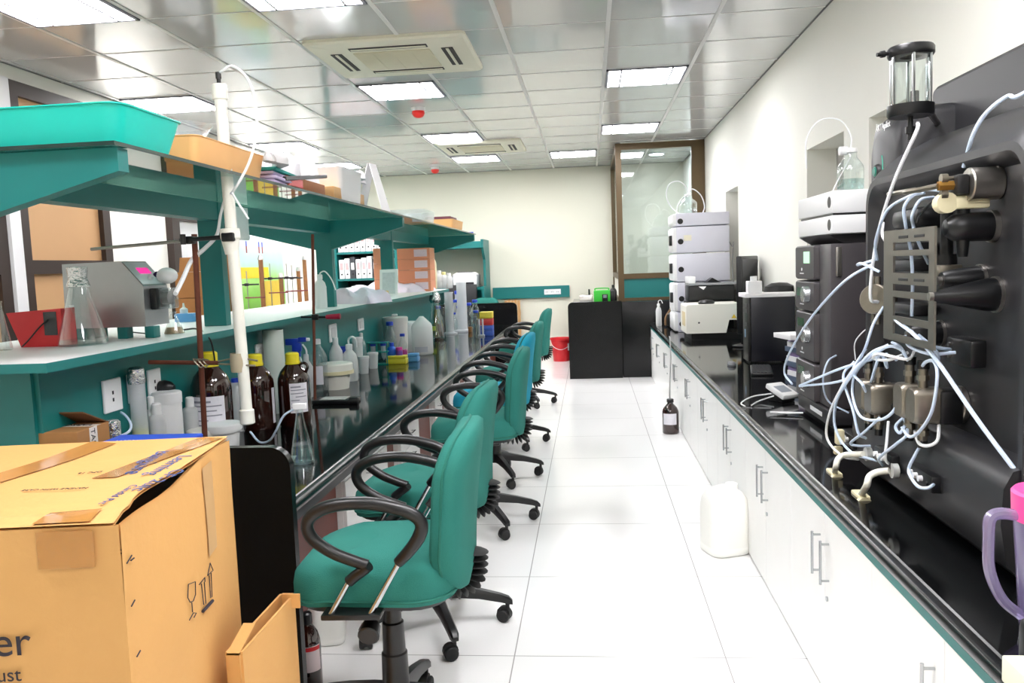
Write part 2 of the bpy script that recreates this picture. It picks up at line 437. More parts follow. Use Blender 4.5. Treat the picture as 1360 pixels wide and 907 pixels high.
for i, (a, b) in enumerate(zip(seams, seams[1:])):
    c = (a+b)/2; L = b-a
    t = thing('base_cabinet', 'white two-door base cabinet '+where[i], 'cabinet', (DX, c, 0), 0, 'white cabinets along the right wall')
    obj('body', MB().bb(.02, WR-DX-.01, -L/2+.002, L/2-.002, .06, .639), WHITE, t)
    obj('plinth', MB().bb(.05, .5, -L/2+.003, L/2-.003, 0, .06), KICK, t)
    for s in (-1, 1):
        y0, y1 = sorted((s*.0015, s*(L/2-.0015)))
        d = obj('door', MB().bb(0, .019, y0, y1, .012, .637, .0015, 1), WHITE, t)
        h = MB(); hy = s*.05; z0, z1 = .42, .545
        h.cyl((-.028, hy, z0-.012), (-.028, hy, z1+.012), .0045, seg=10)
        h.cyl((0, hy, z0), (-.028, hy, z0), .004, seg=8); h.cyl((0, hy, z1), (-.028, hy, z1), .004, seg=8)
        obj('handle', h, CHROME, d)
        if s == -1: obj('lock', MB().cyl((.001, -.035, .352), (-.006, -.035, .352), .0085, seg=14), CHROME, d)
# black end blocks and far bench
def end_panel(poly, a, b): return MB().prism(poly, a, b, 'xz')
def rpoly(x0, x1, z0, z1, r, left=True, right=False, n=6):
    p = [(x0, z0)]
    p += [(x0+r-r*cos(pi/2*i/n), z1-r+r*sin(pi/2*i/n)) for i in range(n+1)] if left else [(x0, z1)]
    p += [(x1-r+r*sin(pi/2*i/n), z1-r+r*cos(pi/2*i/n)) for i in range(n+1)] if right else [(x1, z1)]
    return p+[(x1, z0)]
t = thing('black_bench', 'glossy black end bench with a rounded corner carrying the green device', 'bench', (0, 10.55, 0))
obj('end_panel', MB().prism(rpoly(-.29, .398, 0, 1.0, .06), 0, .04, 'xz'), LACQ, t)
obj('worktop', MB().bb(-.26, .36, .04, 2.7, .90, .93), GRAN, t)
obj('body', MB().bb(-.22, .36, .04, 2.7, 0, .90), LACQ, t)
one('corner_block', MB().bb(.402, WR-.005, 10.57, 10.84, 0, .985, .006), LACQ, 'black corner block closing the end of the right-hand worktop', 'end panel')
# ------------------------------------------------------------------ glass partition room
GX, GY = .38, 10.89
p = MB()
p.bb(GX, GX+.075, GY, GY+.075, 0, CZ-.01); p.bb(1.36, WR-.003, GY, GY+.09, 0, CZ-.01)
p.bb(GX+.075, 1.36, GY, GY+.07, CZ-.09, CZ-.01); p.bb(GX+.075, 1.36, GY, GY+.07, 1.27, 1.34); p.bb(GX+.075, 1.36, GY, GY+.07, .955, 1.02)
p.bb(GX, GX+.07, 13.19, YB-.004, 0, CZ-.01); p.bb(GX, GX+.07, GY+.075, 13.19, CZ-.09, CZ-.01); p.bb(GX, GX+.07, GY+.075, 13.19, 1.27, 1.34); p.bb(GX, GX+.07, GY+.075, 13.19, .955, 1.02)
o = struct('wall_partition', p, BRONZE)
obj('glass_panel', MB().bb(GX+.075, 1.36, GY+.03, GY+.038, 1.34, CZ-.09), GLS, o)
obj('glass_panel', MB().bb(GX+.03, GX+.038, GY+.075, 13.19, 1.34, CZ-.09), GLS, o)
obj('teal_panel', MB().bb(GX+.075, 1.36, GY+.02, GY+.05, 1.02, 1.27), TEAL, o)
obj('lower_panel', MB().bb(GX+.075, 1.36, GY+.02, GY+.05, 0, .955), PAINT, o)
obj('lower_panel', MB().bb(GX+.02, GX+.05, GY+.075, 13.19, 0, 1.27), PAINT, o)
t = thing('downlight', 'round recessed downlight glowing inside the glass partition room', 'ceiling light', (1.02, 12.2, CZ))
obj('rim', MB().lathe([(.1, 0), (.125, 0), (.12, -.012), (.1, -.01)], seg=24), PWHITE, t)
obj('lamp', MB().lathe([(0, -.008), (.1, -.008), (.1, 0)], seg=24), mat('downlight_lamp', '#f2f5ff', .5, emit=100, vary=0), t)
# ------------------------------------------------------------------ back wall strip, sockets
t = thing('socket_trunking', 'teal socket trunking board fixed along the back wall', 'trunking', (0, YB, 0))
x0 = ay(655, 390, YB).x
obj('board', MB().bb(x0, -.33, -.05, -.001, .965, 1.155, .003, 1), TEAL, t)
s = obj('socket_plate', MB().bb(-.74, -.47, -.06, -.05, 1.015, 1.1, .003, 1), PWHITE, t)
sl = MB()
for q in range(3):
    for dx in (-.012, .012): sl.bb(-.70+q*.09+dx-.003, -.70+q*.09+dx+.003, -.0615, -.059, 1.05, 1.064)
obj('socket_slots', sl, INK, s)
# ------------------------------------------------------------------ far desk carrel with printer
t = thing('desk_carrel', 'teal desk carrel with a hutch shelf standing against the back wall', 'desk', (0, 12.45, 0))
obj('side_panel', MB().prism([(0, 0), (0, 1.2), (.3, 1.2), (.3, 1.62), (.1, 1.80), (.1, 1.93), (.82, 1.93), (.82, 0)], -1.66, -1.62, 'yz'), TEAL, t)
obj('side_panel', MB().bb(-3.0, -2.96, 0, .82, 0, 1.93), TEAL, t)
obj('hutch_shelf', MB().bb(-2.96, -1.66, .08, .82, 1.80, 1.9), TEAL, t)
obj('desk_top', MB().bb(-2.96, -1.66, .05, .82, 1.15, 1.19), TEAL, t)
obj('back_panel', MB().bb(-2.96, -1.66, .78, .82, .3, 1.15), TEAL, t)
one('filing_box', MB().bb(-2.2, -1.73, 12.36, 12.47, .8, 1.24, .01).bb(-2.2, -1.73, 12.36, 12.47, 0, .8), mat('charcoal_panel', '#2b2b2d', .5), 'charcoal privacy panel in front of the far desk below the printer', 'panel')
t = thing('desktop_printer', 'small white and grey laser printer on the far teal desk', 'printer', (-1.93, 12.72, 1.19))
obj('body', MB().loft([[(a, b, z) for a, b in rrect(w_, d_, .03)] for z, w_, d_ in ((0, .36, .34), (.16, .38, .36), (.21, .36, .34), (.235, .28, .26))]), PWHITE, t)
obj('paper_slot', MB().bb(-.14, .14, -.185, -.15, .05, .085), INK, t)
obj('output_tray', MB().bb(-.12, .12, -.12, .05, .228, .245, .004), DGREY, t)
for s in (-1, 1): obj('side_panel', MB().bb(s*.19-.012, s*.19+.012, -.15, .16, .02, .2, .008), mat('grey_plastic', '#8d9094', .4), t)
# wooden slatted flats and red bucket
g = MB()
for q in range(5): g.bb(-.125+q*.052, -.125+q*.052+.046, -.01, .01, 0, .94+.012*(q % 2))
g.bb(-.13, .13, .01, .03, .2, .28); g.bb(-.13, .13, .01, .03, .7, .78)
one('wooden_slat_board', g, mat('pale_wood', '#c99b66', .6, vary=.2, scale=12), 'pale wooden slatted board leaning by the back wall behind the far end panel', 'board', (ay(679, 430, 12.9).x, 13.2, 0))
t = thing('red_bucket', 'red plastic bucket with white label on the floor beside the black bench', 'bucket', (-.47, 12.62, 0))
obj('body', MB().lathe([(0, 0), (.125, 0), (.16, .33), (.172, .335), (.172, .36), (.162, .36), (.155, .335), (.12, .01), (0, .01)], seg=28), REDP, t)
obj('handle', MB().tube([(-.17, -.02, .34), (-.12, -.12, .24), (0, -.165, .19), (.12, -.12, .24), (.17, -.02, .34)], .004), PWHITE, t)
obj('sticker', MB().grid(lambda u, v: (.153*sin(.75+.6*u), -.153*cos(.75+.6*u)-.004, .17+.11*v), 6, 2), PAPER, t)
# ================================================================== CHROMATOGRAPHY MACHINE (big dark grey, near right)
AK = mat('akta_grey', '#252528', .40, vary=.06, scale=4)
AKD = mat('akta_dark', '#131315', .5, vary=.06)
SS = mat('satin_steel', '#a8a49e', .32, .95, vary=.1, scale=60)
SSD = mat('steel_valve', '#8b8478', .36, .9, vary=.15, scale=50)
SSP = mat('steel_plate', '#7d7972', .38, .8, vary=.08, scale=30)
FX = 1.02                     # front plane
mac = thing('chromatography_system', 'large dark grey bench chromatography machine with steel pumps and white tubing on the right worktop', 'laboratory instrument', (0, 0, 0))
def yz_loft(secs, n=5):
    """rounded rectangles in the YZ plane at successive x: (x, y0, y1, z0, z1, r)"""
    return MB().loft([[(x, a, b) for a, b in rrect(y1-y0, z1-z0, r, n, (y0+y1)/2, (z0+z1)/2)] for x, y0, y1, z0, z1, r in secs])
# rear slab
obj('rear_housing', yz_loft([(1.515, 1.93, 3.24, .735, 2.1, .03), (1.30, 1.93, 3.24, .735, 2.1, .03), (1.285, 1.945, 3.22, .75, 2.085, .02)]), AK, mac)
# front module with raised rounded border
bm_ = MB()
bm_.loft([[(x, a, b) for a, b in rrect(y1-y0, z1-z0, r, 6, (y0+y1)/2, (z0+z1)/2)] for x, y0, y1, z0, z1, r in (
    (1.29, 1.88, 3.12, .74, 1.90, .05), (1.20, 1.88, 3.10, .74, 1.885, .08), (1.08, 1.885, 3.06, .74, 1.83, .10), (1.0, 1.90, 3.02, .75, 1.775, .10),
    (.972, 1.925, 2.99, .775, 1.745, .09), (.972, 1.945, 2.97, .80, 1.725, .08), (.985, 1.96, 2.955, .82, 1.71, .07), (FX, 1.975, 2.94, .84, 1.695, .06))])
obj('front_module', bm_, AK, mac)
# lower plinth with rounded shoulder
obj('lower_base', MB().prism([(1.28, .722), (.985, .722), (.945, .76), (.93, .86), (.935, .945), (.955, .985), (1.0, 1.0), (1.1, 1.0), (1.28, .9)], 1.93, 3.0, 'xz'), AK, mac, sharp=50)
for yy in (2.05, 2.9): obj('foot', MB().cyl((1.1, yy, CT), (1.1, yy, .75), .03), BLKM, mac)
# far console strip
cons = MB().loft([[(x, a, b) for a, b in rrect(y1-y0, z1-z0, r, 6, (y0+y1)/2, (z0+z1)/2)] for x, y0, y1, z0, z1, r in (
    (1.5, 3.03, 3.36, .722, 2.02, .02), (1.16, 3.03, 3.36, .722, 2.01, .04), (1.115, 3.05, 3.345, .73, 1.98, .07), (1.10, 3.075, 3.32, .75, 1.94, .09))])
con = obj('console', cons, AK, mac)
Q = ax(1170, 172, 1.098)
text('ÄKTApilot', .034, axes(ax(1163, 176, 1.097), (0, -1, 0), (0, 0, 1)), PWHITE, con, 'lettering')
for (px_, py_) in ((1163, 228), (1165, 278)):
    q = ax(px_+3, py_, 1.099)
    b_ = obj('button', MB().cyl((1.105, q.y, q.z), (1.088, q.y, q.z), .030, .027, 20, .003), AKD, con)
    obj('button_face', MB().cyl((1.089, q.y, q.z), (1.083, q.y, q.z), .019, .017, 20, .002), mat('button_green', '#2f7a6a', .3), con)
q = ax(1172, 226, 1.096)
obj('indicator_mark', MB().tube([(1.097, q.y+.01, q.z+.055), (1.096, q.y, q.z+.03), (1.096, q.y-.002, q.z), (1.096, q.y, q.z-.03), (1.097, q.y+.01, q.z-.055)], .002, 6), mat('mint_mark', '#57b9a0', .5), con)
# bubble trap
bt = obj('bubble_trap', MB().lathe([(0, 0), (.062, 0), (.066, .006), (.066, .034), (.03, .036)], ay(1209, 155, 2.62), 28), BLK, mac)
o_ = ay(1209, 155, 2.62)
obj('glass_tube', MB().lathe([(.054, .034), (.054, .178)], o_, 28), GL, bt)
obj('top_cap', MB().lathe([(.03, .176), (.062, .176), (.066, .182), (.066, .2), (.062, .206), (0, .206)], o_, 28), BLK, bt)
for k in range(6):
    a_ = 2*pi*k/6+.3
    obj('tie_rod', MB().cyl(o_+Vector((.058*cos(a_), .058*sin(a_), .03)), o_+Vector((.058*cos(a_), .058*sin(a_), .18)), .005, seg=8), CHROME, bt)
obj('inlet_fitting', MB().cyl(o_+Vector((-.06, 0, .19)), o_+Vector((-.1, -.005, .187)), .006).cyl(o_+Vector((-.075, 0, .19)), o_+Vector((-.088, 0, .188)), .01), BLK, bt)
obj('float', MB().cyl(o_+Vector((.012, 0, .04)), o_+Vector((.012, 0, .075)), .012), AKD, bt)
q = ax(1247, 167, 1.27)
obj('thumb_screw', MB().cyl(q, q+Vector((-.02, 0, 0)), .042, seg=20, ch=.004), SS, mac)
obj('support_rod', MB().cyl(q, o_+Vector((.05, 0, .02)), .01), SS, mac)
obj('trap_outlet', MB().cyl(o_+Vector((0, 0, 0)), o_+Vector((0, 0, -.07)), .008).cyl(o_+Vector((0, 0, -.03)), o_+Vector((0, 0, -.05)), .014), BLK, mac)
def fit(px_, py_, x=FX): return ax(px_, py_, x)
# pressure sensor drum
q = fit(1327, 243)
dr = obj('sensor_drum', MB().cyl(q, q+Vector((-.075, 0, 0)), .041, seg=28, ch=.003).cyl(q+Vector((.005, 0, .028)), q+Vector((-.012, 0, .028)), .024), SS, mac)
for dz in (.018, -.022):
    obj('drum_bolt', MB().cyl(q+Vector((-.075, .01, dz)), q+Vector((-.125, .01, dz)), .005).cyl(q+Vector((-.12, .01, dz)), q+Vector((-.135, .01, dz)), .012), SSD, dr)
obj('brass_nut', MB().cyl(q+Vector((-.10, .012, 0)), q+Vector((-.14, .012, 0)), .013, seg=6), mat('brass', '#b98b45', .35, .8), dr)
obj('drum_block', MB().box(q+Vector((-.09, .01, 0)), (.03, .05, .05), .006), AKD, dr)
obj('steel_hose', MB().tube([q+Vector((-.14, .012, 0)), q+Vector((-.18, .12, -.005)), ax(1215, 252, .93), ax(1180, 258, .96)], .007), SSD, dr)
# black valve actuators and cones
q = fit(1320, 300)
va = obj('valve_actuator', MB().lathe([(0, -.004), (.037, -.004), (.037, .075), (.033, .1), (.02, .118), (0, .122)], q, 24, (-1, 0, 0)), BLK, mac)
obj('steel_collar', MB().cyl(q+Vector((.006, 0, 0)), q+Vector((-.012, 0, 0)), .041, seg=24), SS, va)
obj('stem', MB().cyl(q+Vector((-.075, 0, -.03)), q+Vector((-.075, 0, -.075)), .017, .012), BLK, va); obj('stem', MB().cyl(q+Vector((-.075, 0, .03)), q+Vector((-.075, 0, .055)), .016), BLK, va)
obj('clamp', MB().box(q+Vector((-.06, -.01, .062)), (.085, .022, .034), .006).cyl(q+Vector((-.12, -.02, .062)), q+Vector((-.12, .012, .062)), .026), CREAM, va)
def cone(px_, py_, L=.155, r0=.042, r1=.016, x=FX, nm='bracket_cone'):
    q = fit(px_, py_, x)
    c_ = obj(nm, MB().lathe([(0, 0), (r0, 0), (r0, .025), (r1, L-.01), (r1*.85, L), (0, L)], q, 24, (-1, 0, 0)), BLK, mac)
    obj('steel_collar', MB().cyl(q+Vector((.004, 0, 0)), q+Vector((-.008, 0, 0)), r0+.004, seg=24), SS, c_)
    obj('tip_screw', MB().cyl(q+Vector((-L, 0, 0)), q+Vector((-L-.01, 0, 0)), .011, seg=12), SS, c_)
    return c_
cone(1324, 391); cone(1303, 371, .10, .036, .026); cone(1250, 443, .09, .036, .03)
# steel column bracket plate
PXx = .868
pl = ax(1243, 300, PXx); y0 = pl.y; zt = pl.z; Wp = .355; Hp = .315
pb = MB(); th = .006
def bar(ya, yb, za, zb): pb.bb(PXx-th/2, PXx+th/2, y0+ya, y0+yb, zt-zb, zt-za)
bar(0, .034, 0, Hp); bar(Wp-.075, Wp, 0, Hp)
for za, zb in ((0, .035), (.057, .073), (.12, .152), (.171, .189), (.243, .262), (Hp-.02, Hp)): bar(.034, Wp-.075, za, zb)
br = obj('column_bracket', pb, SSP, mac)
for za in (.02, .137):
    for ya in (.06, .17): obj('slot', MB().bb(PXx-th/2-.001, PXx+th/2+.001, y0+ya, y0+ya+.07, zt-za-.006, zt-za+.004, .002, 1), AKD, br)
# elbow fittings behind the bracket
q = fit(1258, 330)
sn = obj('probe_sensor', MB().cyl(ax(1258, 275, .95), ax(1257, 350, .95), .016).cyl(ax(1257, 338, .95), ax(1257, 352, .95), .026, seg=20).cyl(ax(1257, 352, .95), ax(1257, 372, .95), .02, seg=6), BLK, mac)
obj('steel_block', MB().box(ax(1258, 364, .95), (.06, .05, .05), .005), SSD, sn)
obj('cable', MB().tube([ax(1257, 276, .95), ax(1250, 266, .93), ax(1238, 268, .92), ax(1222, 285, .92), ax(1217, 298, .93)], .0035), BLK, sn)
tr = obj('trap_housing', MB().box(ax(1222, 290, .97), (.1, .2, .06), .02), BLK, mac)
for py_ in (330, 352, 410):
    obj('valve_block', MB().box(ax(1212, py_, .98), (.07, .2, .035), .008), AKD, mac)
# right side manifolds: black blocks with white ports
def ports(px_, py_, L, n=3, x=.93, h=.05):
    q = ax(px_, py_, x)
    b_ = obj('manifold_block', MB().box(q, (.05, L, h), .008), BLK, mac)
    for k in range(n):
        c = q+Vector((-.024, L*(.26-.2*k), .004))
        obj('white_port', MB().cyl(c, c+Vector((-.012, 0, 0)), .0085, seg=12), PWHITE, b_)
    obj('port_hole', MB().cyl(q+Vector((-.024, -L*.36, 0)), q+Vector((-.03, -L*.36, 0)), .006, seg=10), AKD, b_)
    return b_
ports(1232, 634, .17); ports(1182, 608, .16); ports(1133, 583, .16, 3, .95)
b_ = obj('manifold_block', MB().box(fit(1287, 467, FX-.01), (.06, .15, .075), .01), BLK, mac)
for dz in (.02, -.012): obj('fixing_screw', MB().cyl(fit(1287, 467)+Vector((-.04, .02, dz)), fit(1287, 467)+Vector((-.046, .02, dz)), .006, seg=10), SS, b_)
# pump heads
def pump(px_, py_, drum=True):
    """px of the base ring at the front plane"""
    q = fit(px_, py_)
    P = obj('pump', MB().bb(FX-.075, FX-.012, q.y-.045, q.y+.045, q.z-.05, q.z+.045, .012), BLK, mac)
    obj('ring', MB().cyl(q, q+Vector((-.016, 0, 0)), .052, seg=28, ch=.002), SS, P)
    for dy in (0, .095):
        c = q+Vector((-.105, dy, .0))
        h = MB()
        h.loft([[(x, a, b) for a, b in rrect(w_, hh, .02, 5, c.y, c.z)] for x, w_, hh in ((c.x+.04, .074, .1), (c.x-.025, .074, .1), (c.x-.034, .066, .09))])
        h.cyl(c+Vector((0, 0, .04)), c+Vector((0, 0, .105)), .013, seg=14).cyl(c+Vector((0, 0, .07)), c+Vector((0, 0, .085)), .017, seg=6)
        h.cyl(c+Vector((0, 0, -.04)), c+Vector((0, 0, -.10)), .013, seg=14).cyl(c+Vector((0, 0, -.07)), c+Vector((0, 0, -.085)), .017, seg=6)
        obj('pump_head', h, SSD, P)
        obj('nut', MB().cyl(c+Vector((0, 0, .103)), c+Vector((0, 0, .125)), .017, seg=12), BLK, P)
        obj('nut', MB().cyl(c+Vector((0, 0, -.098)), c+Vector((0, 0, -.12)), .013, seg=12), BLK, P)
    return P
pump(1278, 537); pump(1212, 528)
q = ax(1184, 515, .90)
vb = obj('injection_valve', MB().cyl(ax(1176, 399, 1.0), ax(1160, 397, .94), .05, seg=24, ch=.004).box(ax(1170, 398, .99), (.06, .08, .08), .01), SSD, mac)
for dy in (-.022, .022):
    obj('fitting', MB().cyl(ax(1163, 388, .96)+Vector((0, dy, 0)), ax(1163, 367, .96)+Vector((0, dy, 0)), .009, seg=10), SSD, vb)
    obj('fitting', MB().cyl(ax(1163, 410, .96)+Vector((0, dy, 0)), ax(1163, 430, .96)+Vector((0, dy, 0)), .008, seg=10), SSD, vb)
obj('drain_plate', MB().bb(.94, .955, 2.42, 2.95, .86, 1.02, .005), AKD, mac)
# elbow pipes with cream clamps
def elbow(pr, pe, pc, x, flip):
    a = ax(*pr, FX); 
    a1 = ax(pr[0]-10, pr[1], x)
    e = ax(*pe, x-.06); c = ax(*pc, x-.06)
    E_ = obj('elbow_pipe', MB().tube([a1+Vector((-.02, 0, 0)), e+Vector((.012, 0, .002)), e+Vector((-.012, 0, -.012)), e+Vector((-.02, 0, -.04)), c+Vector((0, 0, .01))], .0105, 12), mat('cream_white_pipe', '#eceade', .4), mac)
    obj('rod', MB().cyl(a, a1, .013), BLK, E_)
    obj('flange', MB().cyl(a1+Vector((.004, 0, 0)), a1+Vector((-.014, 0, 0)), .023, seg=18), mat('flange_clear', '#c9cbc8', .3), E_)
    k = MB().box(c, (.036, .085, .038), .004)
    k.cyl(c+Vector((-.005, -.04, -.008)), c+Vector((-.005, -.058, -.008)), .027, seg=14)
    obj('clamp', k, CREAM, E_)
elbow((1200, 625), (1160, 628), (1143, 662), .92, 1); elbow((1165, 603), (1118, 605), (1108, 632), .92, -1)
k = MB().box(ax(1115, 580, .9), (.03, .03, .055), .005).box(ax(1113, 598, .9), (.03, .028, .03), .005)
obj('hose_clip', k, CREAM, mac)
# tubing: each run is its own part (px, py, plane x)
TB = [
 [(1219, 163, .99), (1217, 175, .96), (1190, 235, .93), (1170, 295, .92), (1160, 345, .92), (1156, 395, .92), (1166, 401, .95)],
 [(1228, 256, .95), (1205, 262, .92), (1178, 280, .90), (1163, 320, .90), (1165, 345, .93)],
 [(1258, 254, .95), (1225, 253, .90), (1202, 272, .87), (1203, 300, .88), (1210, 335, .90), (1212, 375, .9), (1211, 420, .9)],
 [(1240, 262, .95), (1222, 266, .90), (1212, 285, .88), (1213, 300, .89), (1220, 322, .9), (1233, 350, .95)],
 [(1360, 124, 1.05), (1338, 128, 1.03), (1310, 150, 1.0), (1292, 180, .98), (1280, 222, .98)],
 [(1173, 296, .95), (1172, 312, .92), (1178, 325, .93), (1182, 345, .95)],
 [(1165, 344, .93), (1140, 352, .90), (1145, 350, .88), (1168, 361, .92)],
 [(1160, 350, .93), (1120, 375, .85), (1075, 425, .82), (1048, 470, .82), (1042, 495, .83), (1052, 510, .84)],
 [(1173, 408, .95), (1160, 430, .90), (1150, 460, .88), (1140, 480, .88), (1115, 520, .86), (1108, 560, .86), (1118, 590, .88)],
 [(1176, 404, .9), (1190, 425, .87), (1215, 445, .87), (1245, 480, .88), (1300, 560, .93), (1360, 640, .98)],
 [(1165, 470, .92), (1135, 490, .86), (1105, 540, .85), (1098, 580, .86), (1118, 605, .88), (1140, 610, .9)],
 [(1180, 458, .92), (1150, 475, .86), (1112, 530, .85), (1110, 570, .86), (1130, 600, .88), (1165, 612, .92)],
 [(1175, 462, .94), (1140, 490, .88), (1132, 520, .86), (1142, 552, .86), (1165, 558, .87), (1185, 548, .88), (1200, 520, .9)],
 [(1190, 478, .95), (1200, 468, .9), (1180, 460, .88), (1150, 478, .87), (1120, 505, .86), (1062, 513, .82)],
 [(1178, 470, .93), (1150, 480, .9), (1115, 490, .85), (1062, 512, .82)],
 [(1206, 468, .92), (1180, 478, .88), (1160, 476, .88), (1168, 470, .87), (1205, 477, .9), (1215, 465, .95)],
 [(1269, 468, .96), (1235, 470, .9), (1208, 460, .88), (1202, 446, .88)],
 [(1262, 464, .96), (1240, 460, .9), (1220, 445, .88)],
 [(1222, 495, .93), (1228, 482, .9), (1240, 480, .89), (1245, 500, .88), (1238, 545, .88), (1222, 572, .88), (1208, 580, .88), (1198, 568, .9)],
 [(1208, 490, .93), (1204, 475, .9), (1195, 460, .9), (1185, 455, .93)],
 [(1180, 560, .92), (1178, 585, .9), (1176, 610, .89), (1185, 618, .92)],
 [(1224, 590, .92), (1215, 605, .9), (1207, 625, .89), (1218, 645, .88), (1232, 648, .89), (1242, 642, .92)],
 [(1168, 555, .9), (1150, 572, .88), (1130, 588, .88), (1140, 592, .9), (1160, 592, .94)],
 [(1135, 480, .9), (1120, 500, .86), (1133, 545, .86), (1140, 575, .87), (1150, 582, .9)],
 [(1198, 548, .93), (1205, 575, .9), (1190, 590, .88), (1168, 608, .88), (1172, 618, .9)],
 [(1247, 565, .95), (1245, 585, .92), (1232, 592, .9), (1220, 588, .9), (1214, 570, .93)],
 [(1208, 548, .95), (1190, 565, .9), (1195, 575, .89), (1202, 565, .9)],
 [(1245, 487, .96), (1246, 472, .92), (1238, 462, .9), (1225, 455, .93)],
 [(1176, 476, .93), (1178, 488, .9), (1170, 470, .88), (1162, 490, .88), (1155, 515, .9)],
 [(1150, 463, .9), (1133, 492, .86), (1145, 510, .86), (1150, 520, .88)],
]
for i, T_ in enumerate(TB):
    obj('tubing', MB().tube(([Vector((1.27, 1.97, 1.97)), Vector((1.16, 1.96, 1.95))] if i == 4 else [])+[ax(*p) for p in T_], .0046 if i not in (0, 4, 9) else .0056, 8, 7), TUBEB if i % 5 else TUBEW, mac)
# ================================================================== LEFT ISLAND BENCH
BX = -1.043; BS = -1.89; LZ = 1.246; LX = -1.745; SZ = 1.897; SX = -1.335
Y0, Y1 = 2.585, 10.93
MAHO = mat('mahogany_panel', '#6b2a1a', .4, vary=.25, scale=5)
t = thing('island_worktop', 'long glossy black granite worktop in front of the green chairs, crowded with bottles', 'worktop', (0, 0, 0))
obj('granite_slab', MB().bb(BS+.001, BX-.031, Y0, Y1, .664, CT), GRAN, t)
obj('bullnose_edge', MB().prism(counter_profile(BX, BX-.0315, .664, CT), Y0, Y1, 'xz'), NOSE, t)
obj('granite_slab', MB().bb(-2.85, BS-.05, Y0, Y1, .664, CT), GRAN, t)
obj('support_rail', MB().bb(BX-.05, BX-.08, Y0, Y1, .60, .664), DGREY, t)
for yy, nm, lab in ((2.548, 'bench_end_panel', 'black rounded end panel of the left bench beside the big cardboard box'), (Y1+.002, 'bench_end_panel', 'black rounded end panel at the far end of the left bench')):
    xr = -1.0 if yy < 5 else -.985
    one(nm, MB().prism(rpoly(-2.85, xr, 0, .935 if yy < 5 else 1.01, .07, False, True), yy, yy+.035, 'xz'), LACQ, lab, 'end panel')
t = thing('reagent_rack', 'teal two-tier bench rack with white ledge, bracket arms and green glass top shelf', 'bench rack', (0, 0, 0))
obj('splashback', MB().bb(BS-.045, BS, 2.6, 10.0, CT, LZ-.03), TEAL, t)
obj('end_board', MB().bb(-2.5, BS-.02, 2.586, 2.6, CT, LZ-.03), TEAL, t)
lg = MB().bb(-2.62, LX, 2.44, 10.0, LZ-.026, LZ)
obj('ledge', lg, TOPWHITE, t)
ed = MB().bb(LX, LX+.004, 2.44, 10.0, LZ-.032, LZ-.001).bb(-2.62, LX+.004, 2.436, 2.44, LZ-.032, LZ-.001).bb(-2.62, LX+.004, 10.0, 10.004, LZ-.032, LZ-.001)
ed.bb(-2.62, LX, 2.44, 10.0, LZ-.032, LZ-.0265)
obj('ledge_edging', ed, TEAL, t)
for yy in (2.3, 4.1, 5.92, 7.8, 9.65):
    obj('column', MB().bb(-2.01, BS, yy-.03, yy+.03, LZ if yy > 2.5 else LZ+.3, SZ-.012, .002, 1), TEAL, t)
obj('beam', MB().bb(-1.99, BS-.006, 2.33, 9.62, SZ-.105, SZ-.012), TEAL, t)
for yy in (2.3, 5.92, 9.65):
    for s in (1, -1):
        poly = [(SX-.012, SZ-.013), (SX-.012, SZ-.08), (BS-.0, SZ-.225), (BS-.0, SZ-.013)] if s > 0 else [(-2.56, SZ-.013), (-2.56, SZ-.08), (-2.01, SZ-.225), (-2.01, SZ-.013)]
        obj('bracket_arm', MB().prism(poly, yy-.027, yy+.027, 'xz'), TEAL, t)
GREENGL = glass('green_glass_shelf', '#b4d6cd', .14, .8, .10, '#3f8f86', .02)
gs = obj('glass_shelf', MB().bb(-2.58, SX, 2.24, 9.7, SZ-.011, SZ), GREENGL, t)
DEDGE = mat('glass_edge', '#10302c', .15, spec=.8)
ge = MB().bb(SX, SX+.0015, 2.24, 9.7, SZ-.0115, SZ+.0005).bb(-2.58, SX+.0015, 2.2385, 2.24, SZ-.0115, SZ+.0005)
obj('glass_edge', ge, DEDGE, gs)
# sockets on the splashback
def socket(px, py, label, h=.125, wd=.085, slots=True):
    q = ax(px, py, BS)
    t = thing('wall_socket', label, 'socket', (BS, q.y, q.z), 0, 'white sockets on the teal splashback')
    obj('plate', MB().bb(.0005, .012, -wd/2, wd/2, -h/2, h/2, .003, 1), PWHITE, t)
    if slots:
        s = MB()
        for dy in (-.004,):
            for dz in (-.016, .012): s.bb(.0115, .0128, dy-.004, dy+.006, dz-.008, dz+.006)
        obj('socket_slots', s, INK, t)
    else: obj('switches', MB().bb(.012, .016, -wd*.3, wd*.3, -h*.3, h*.3, .002, 1), mat('pale_grey_switch', '#cfd0d1', .4), t)
socket(147, 525, 'white socket plate with two dark slots nearest the small cardboard box', .13, .12)
socket(176, 515, 'white socket plate half hidden behind the foil-topped measuring cylinder', .12, .09)
socket(203, 510, 'white socket plate with black plug behind the white squeeze bottles', .13, .1)
socket(345, 470, 'grey switch plate behind the amber bottles', .12, .14, False)
socket(441, 442, 'grey switch plate above the white squeeze bottle', .13, .17, False)
socket(478, 431, 'small grey switch plate above the teal tube rack', .1, .16, False)
q = ax(209, 515, BS)
one('black_plug', MB().lathe([(0, 0), (.03, 0), (.034, .02), (.026, .05), (.012, .065), (0, .066)], (0, 0, 0), 18, (1, 0, 0)), BLK, 'black round plug in the socket above the white squeeze bottles', 'plug', (BS+.013, q.y, q.z))
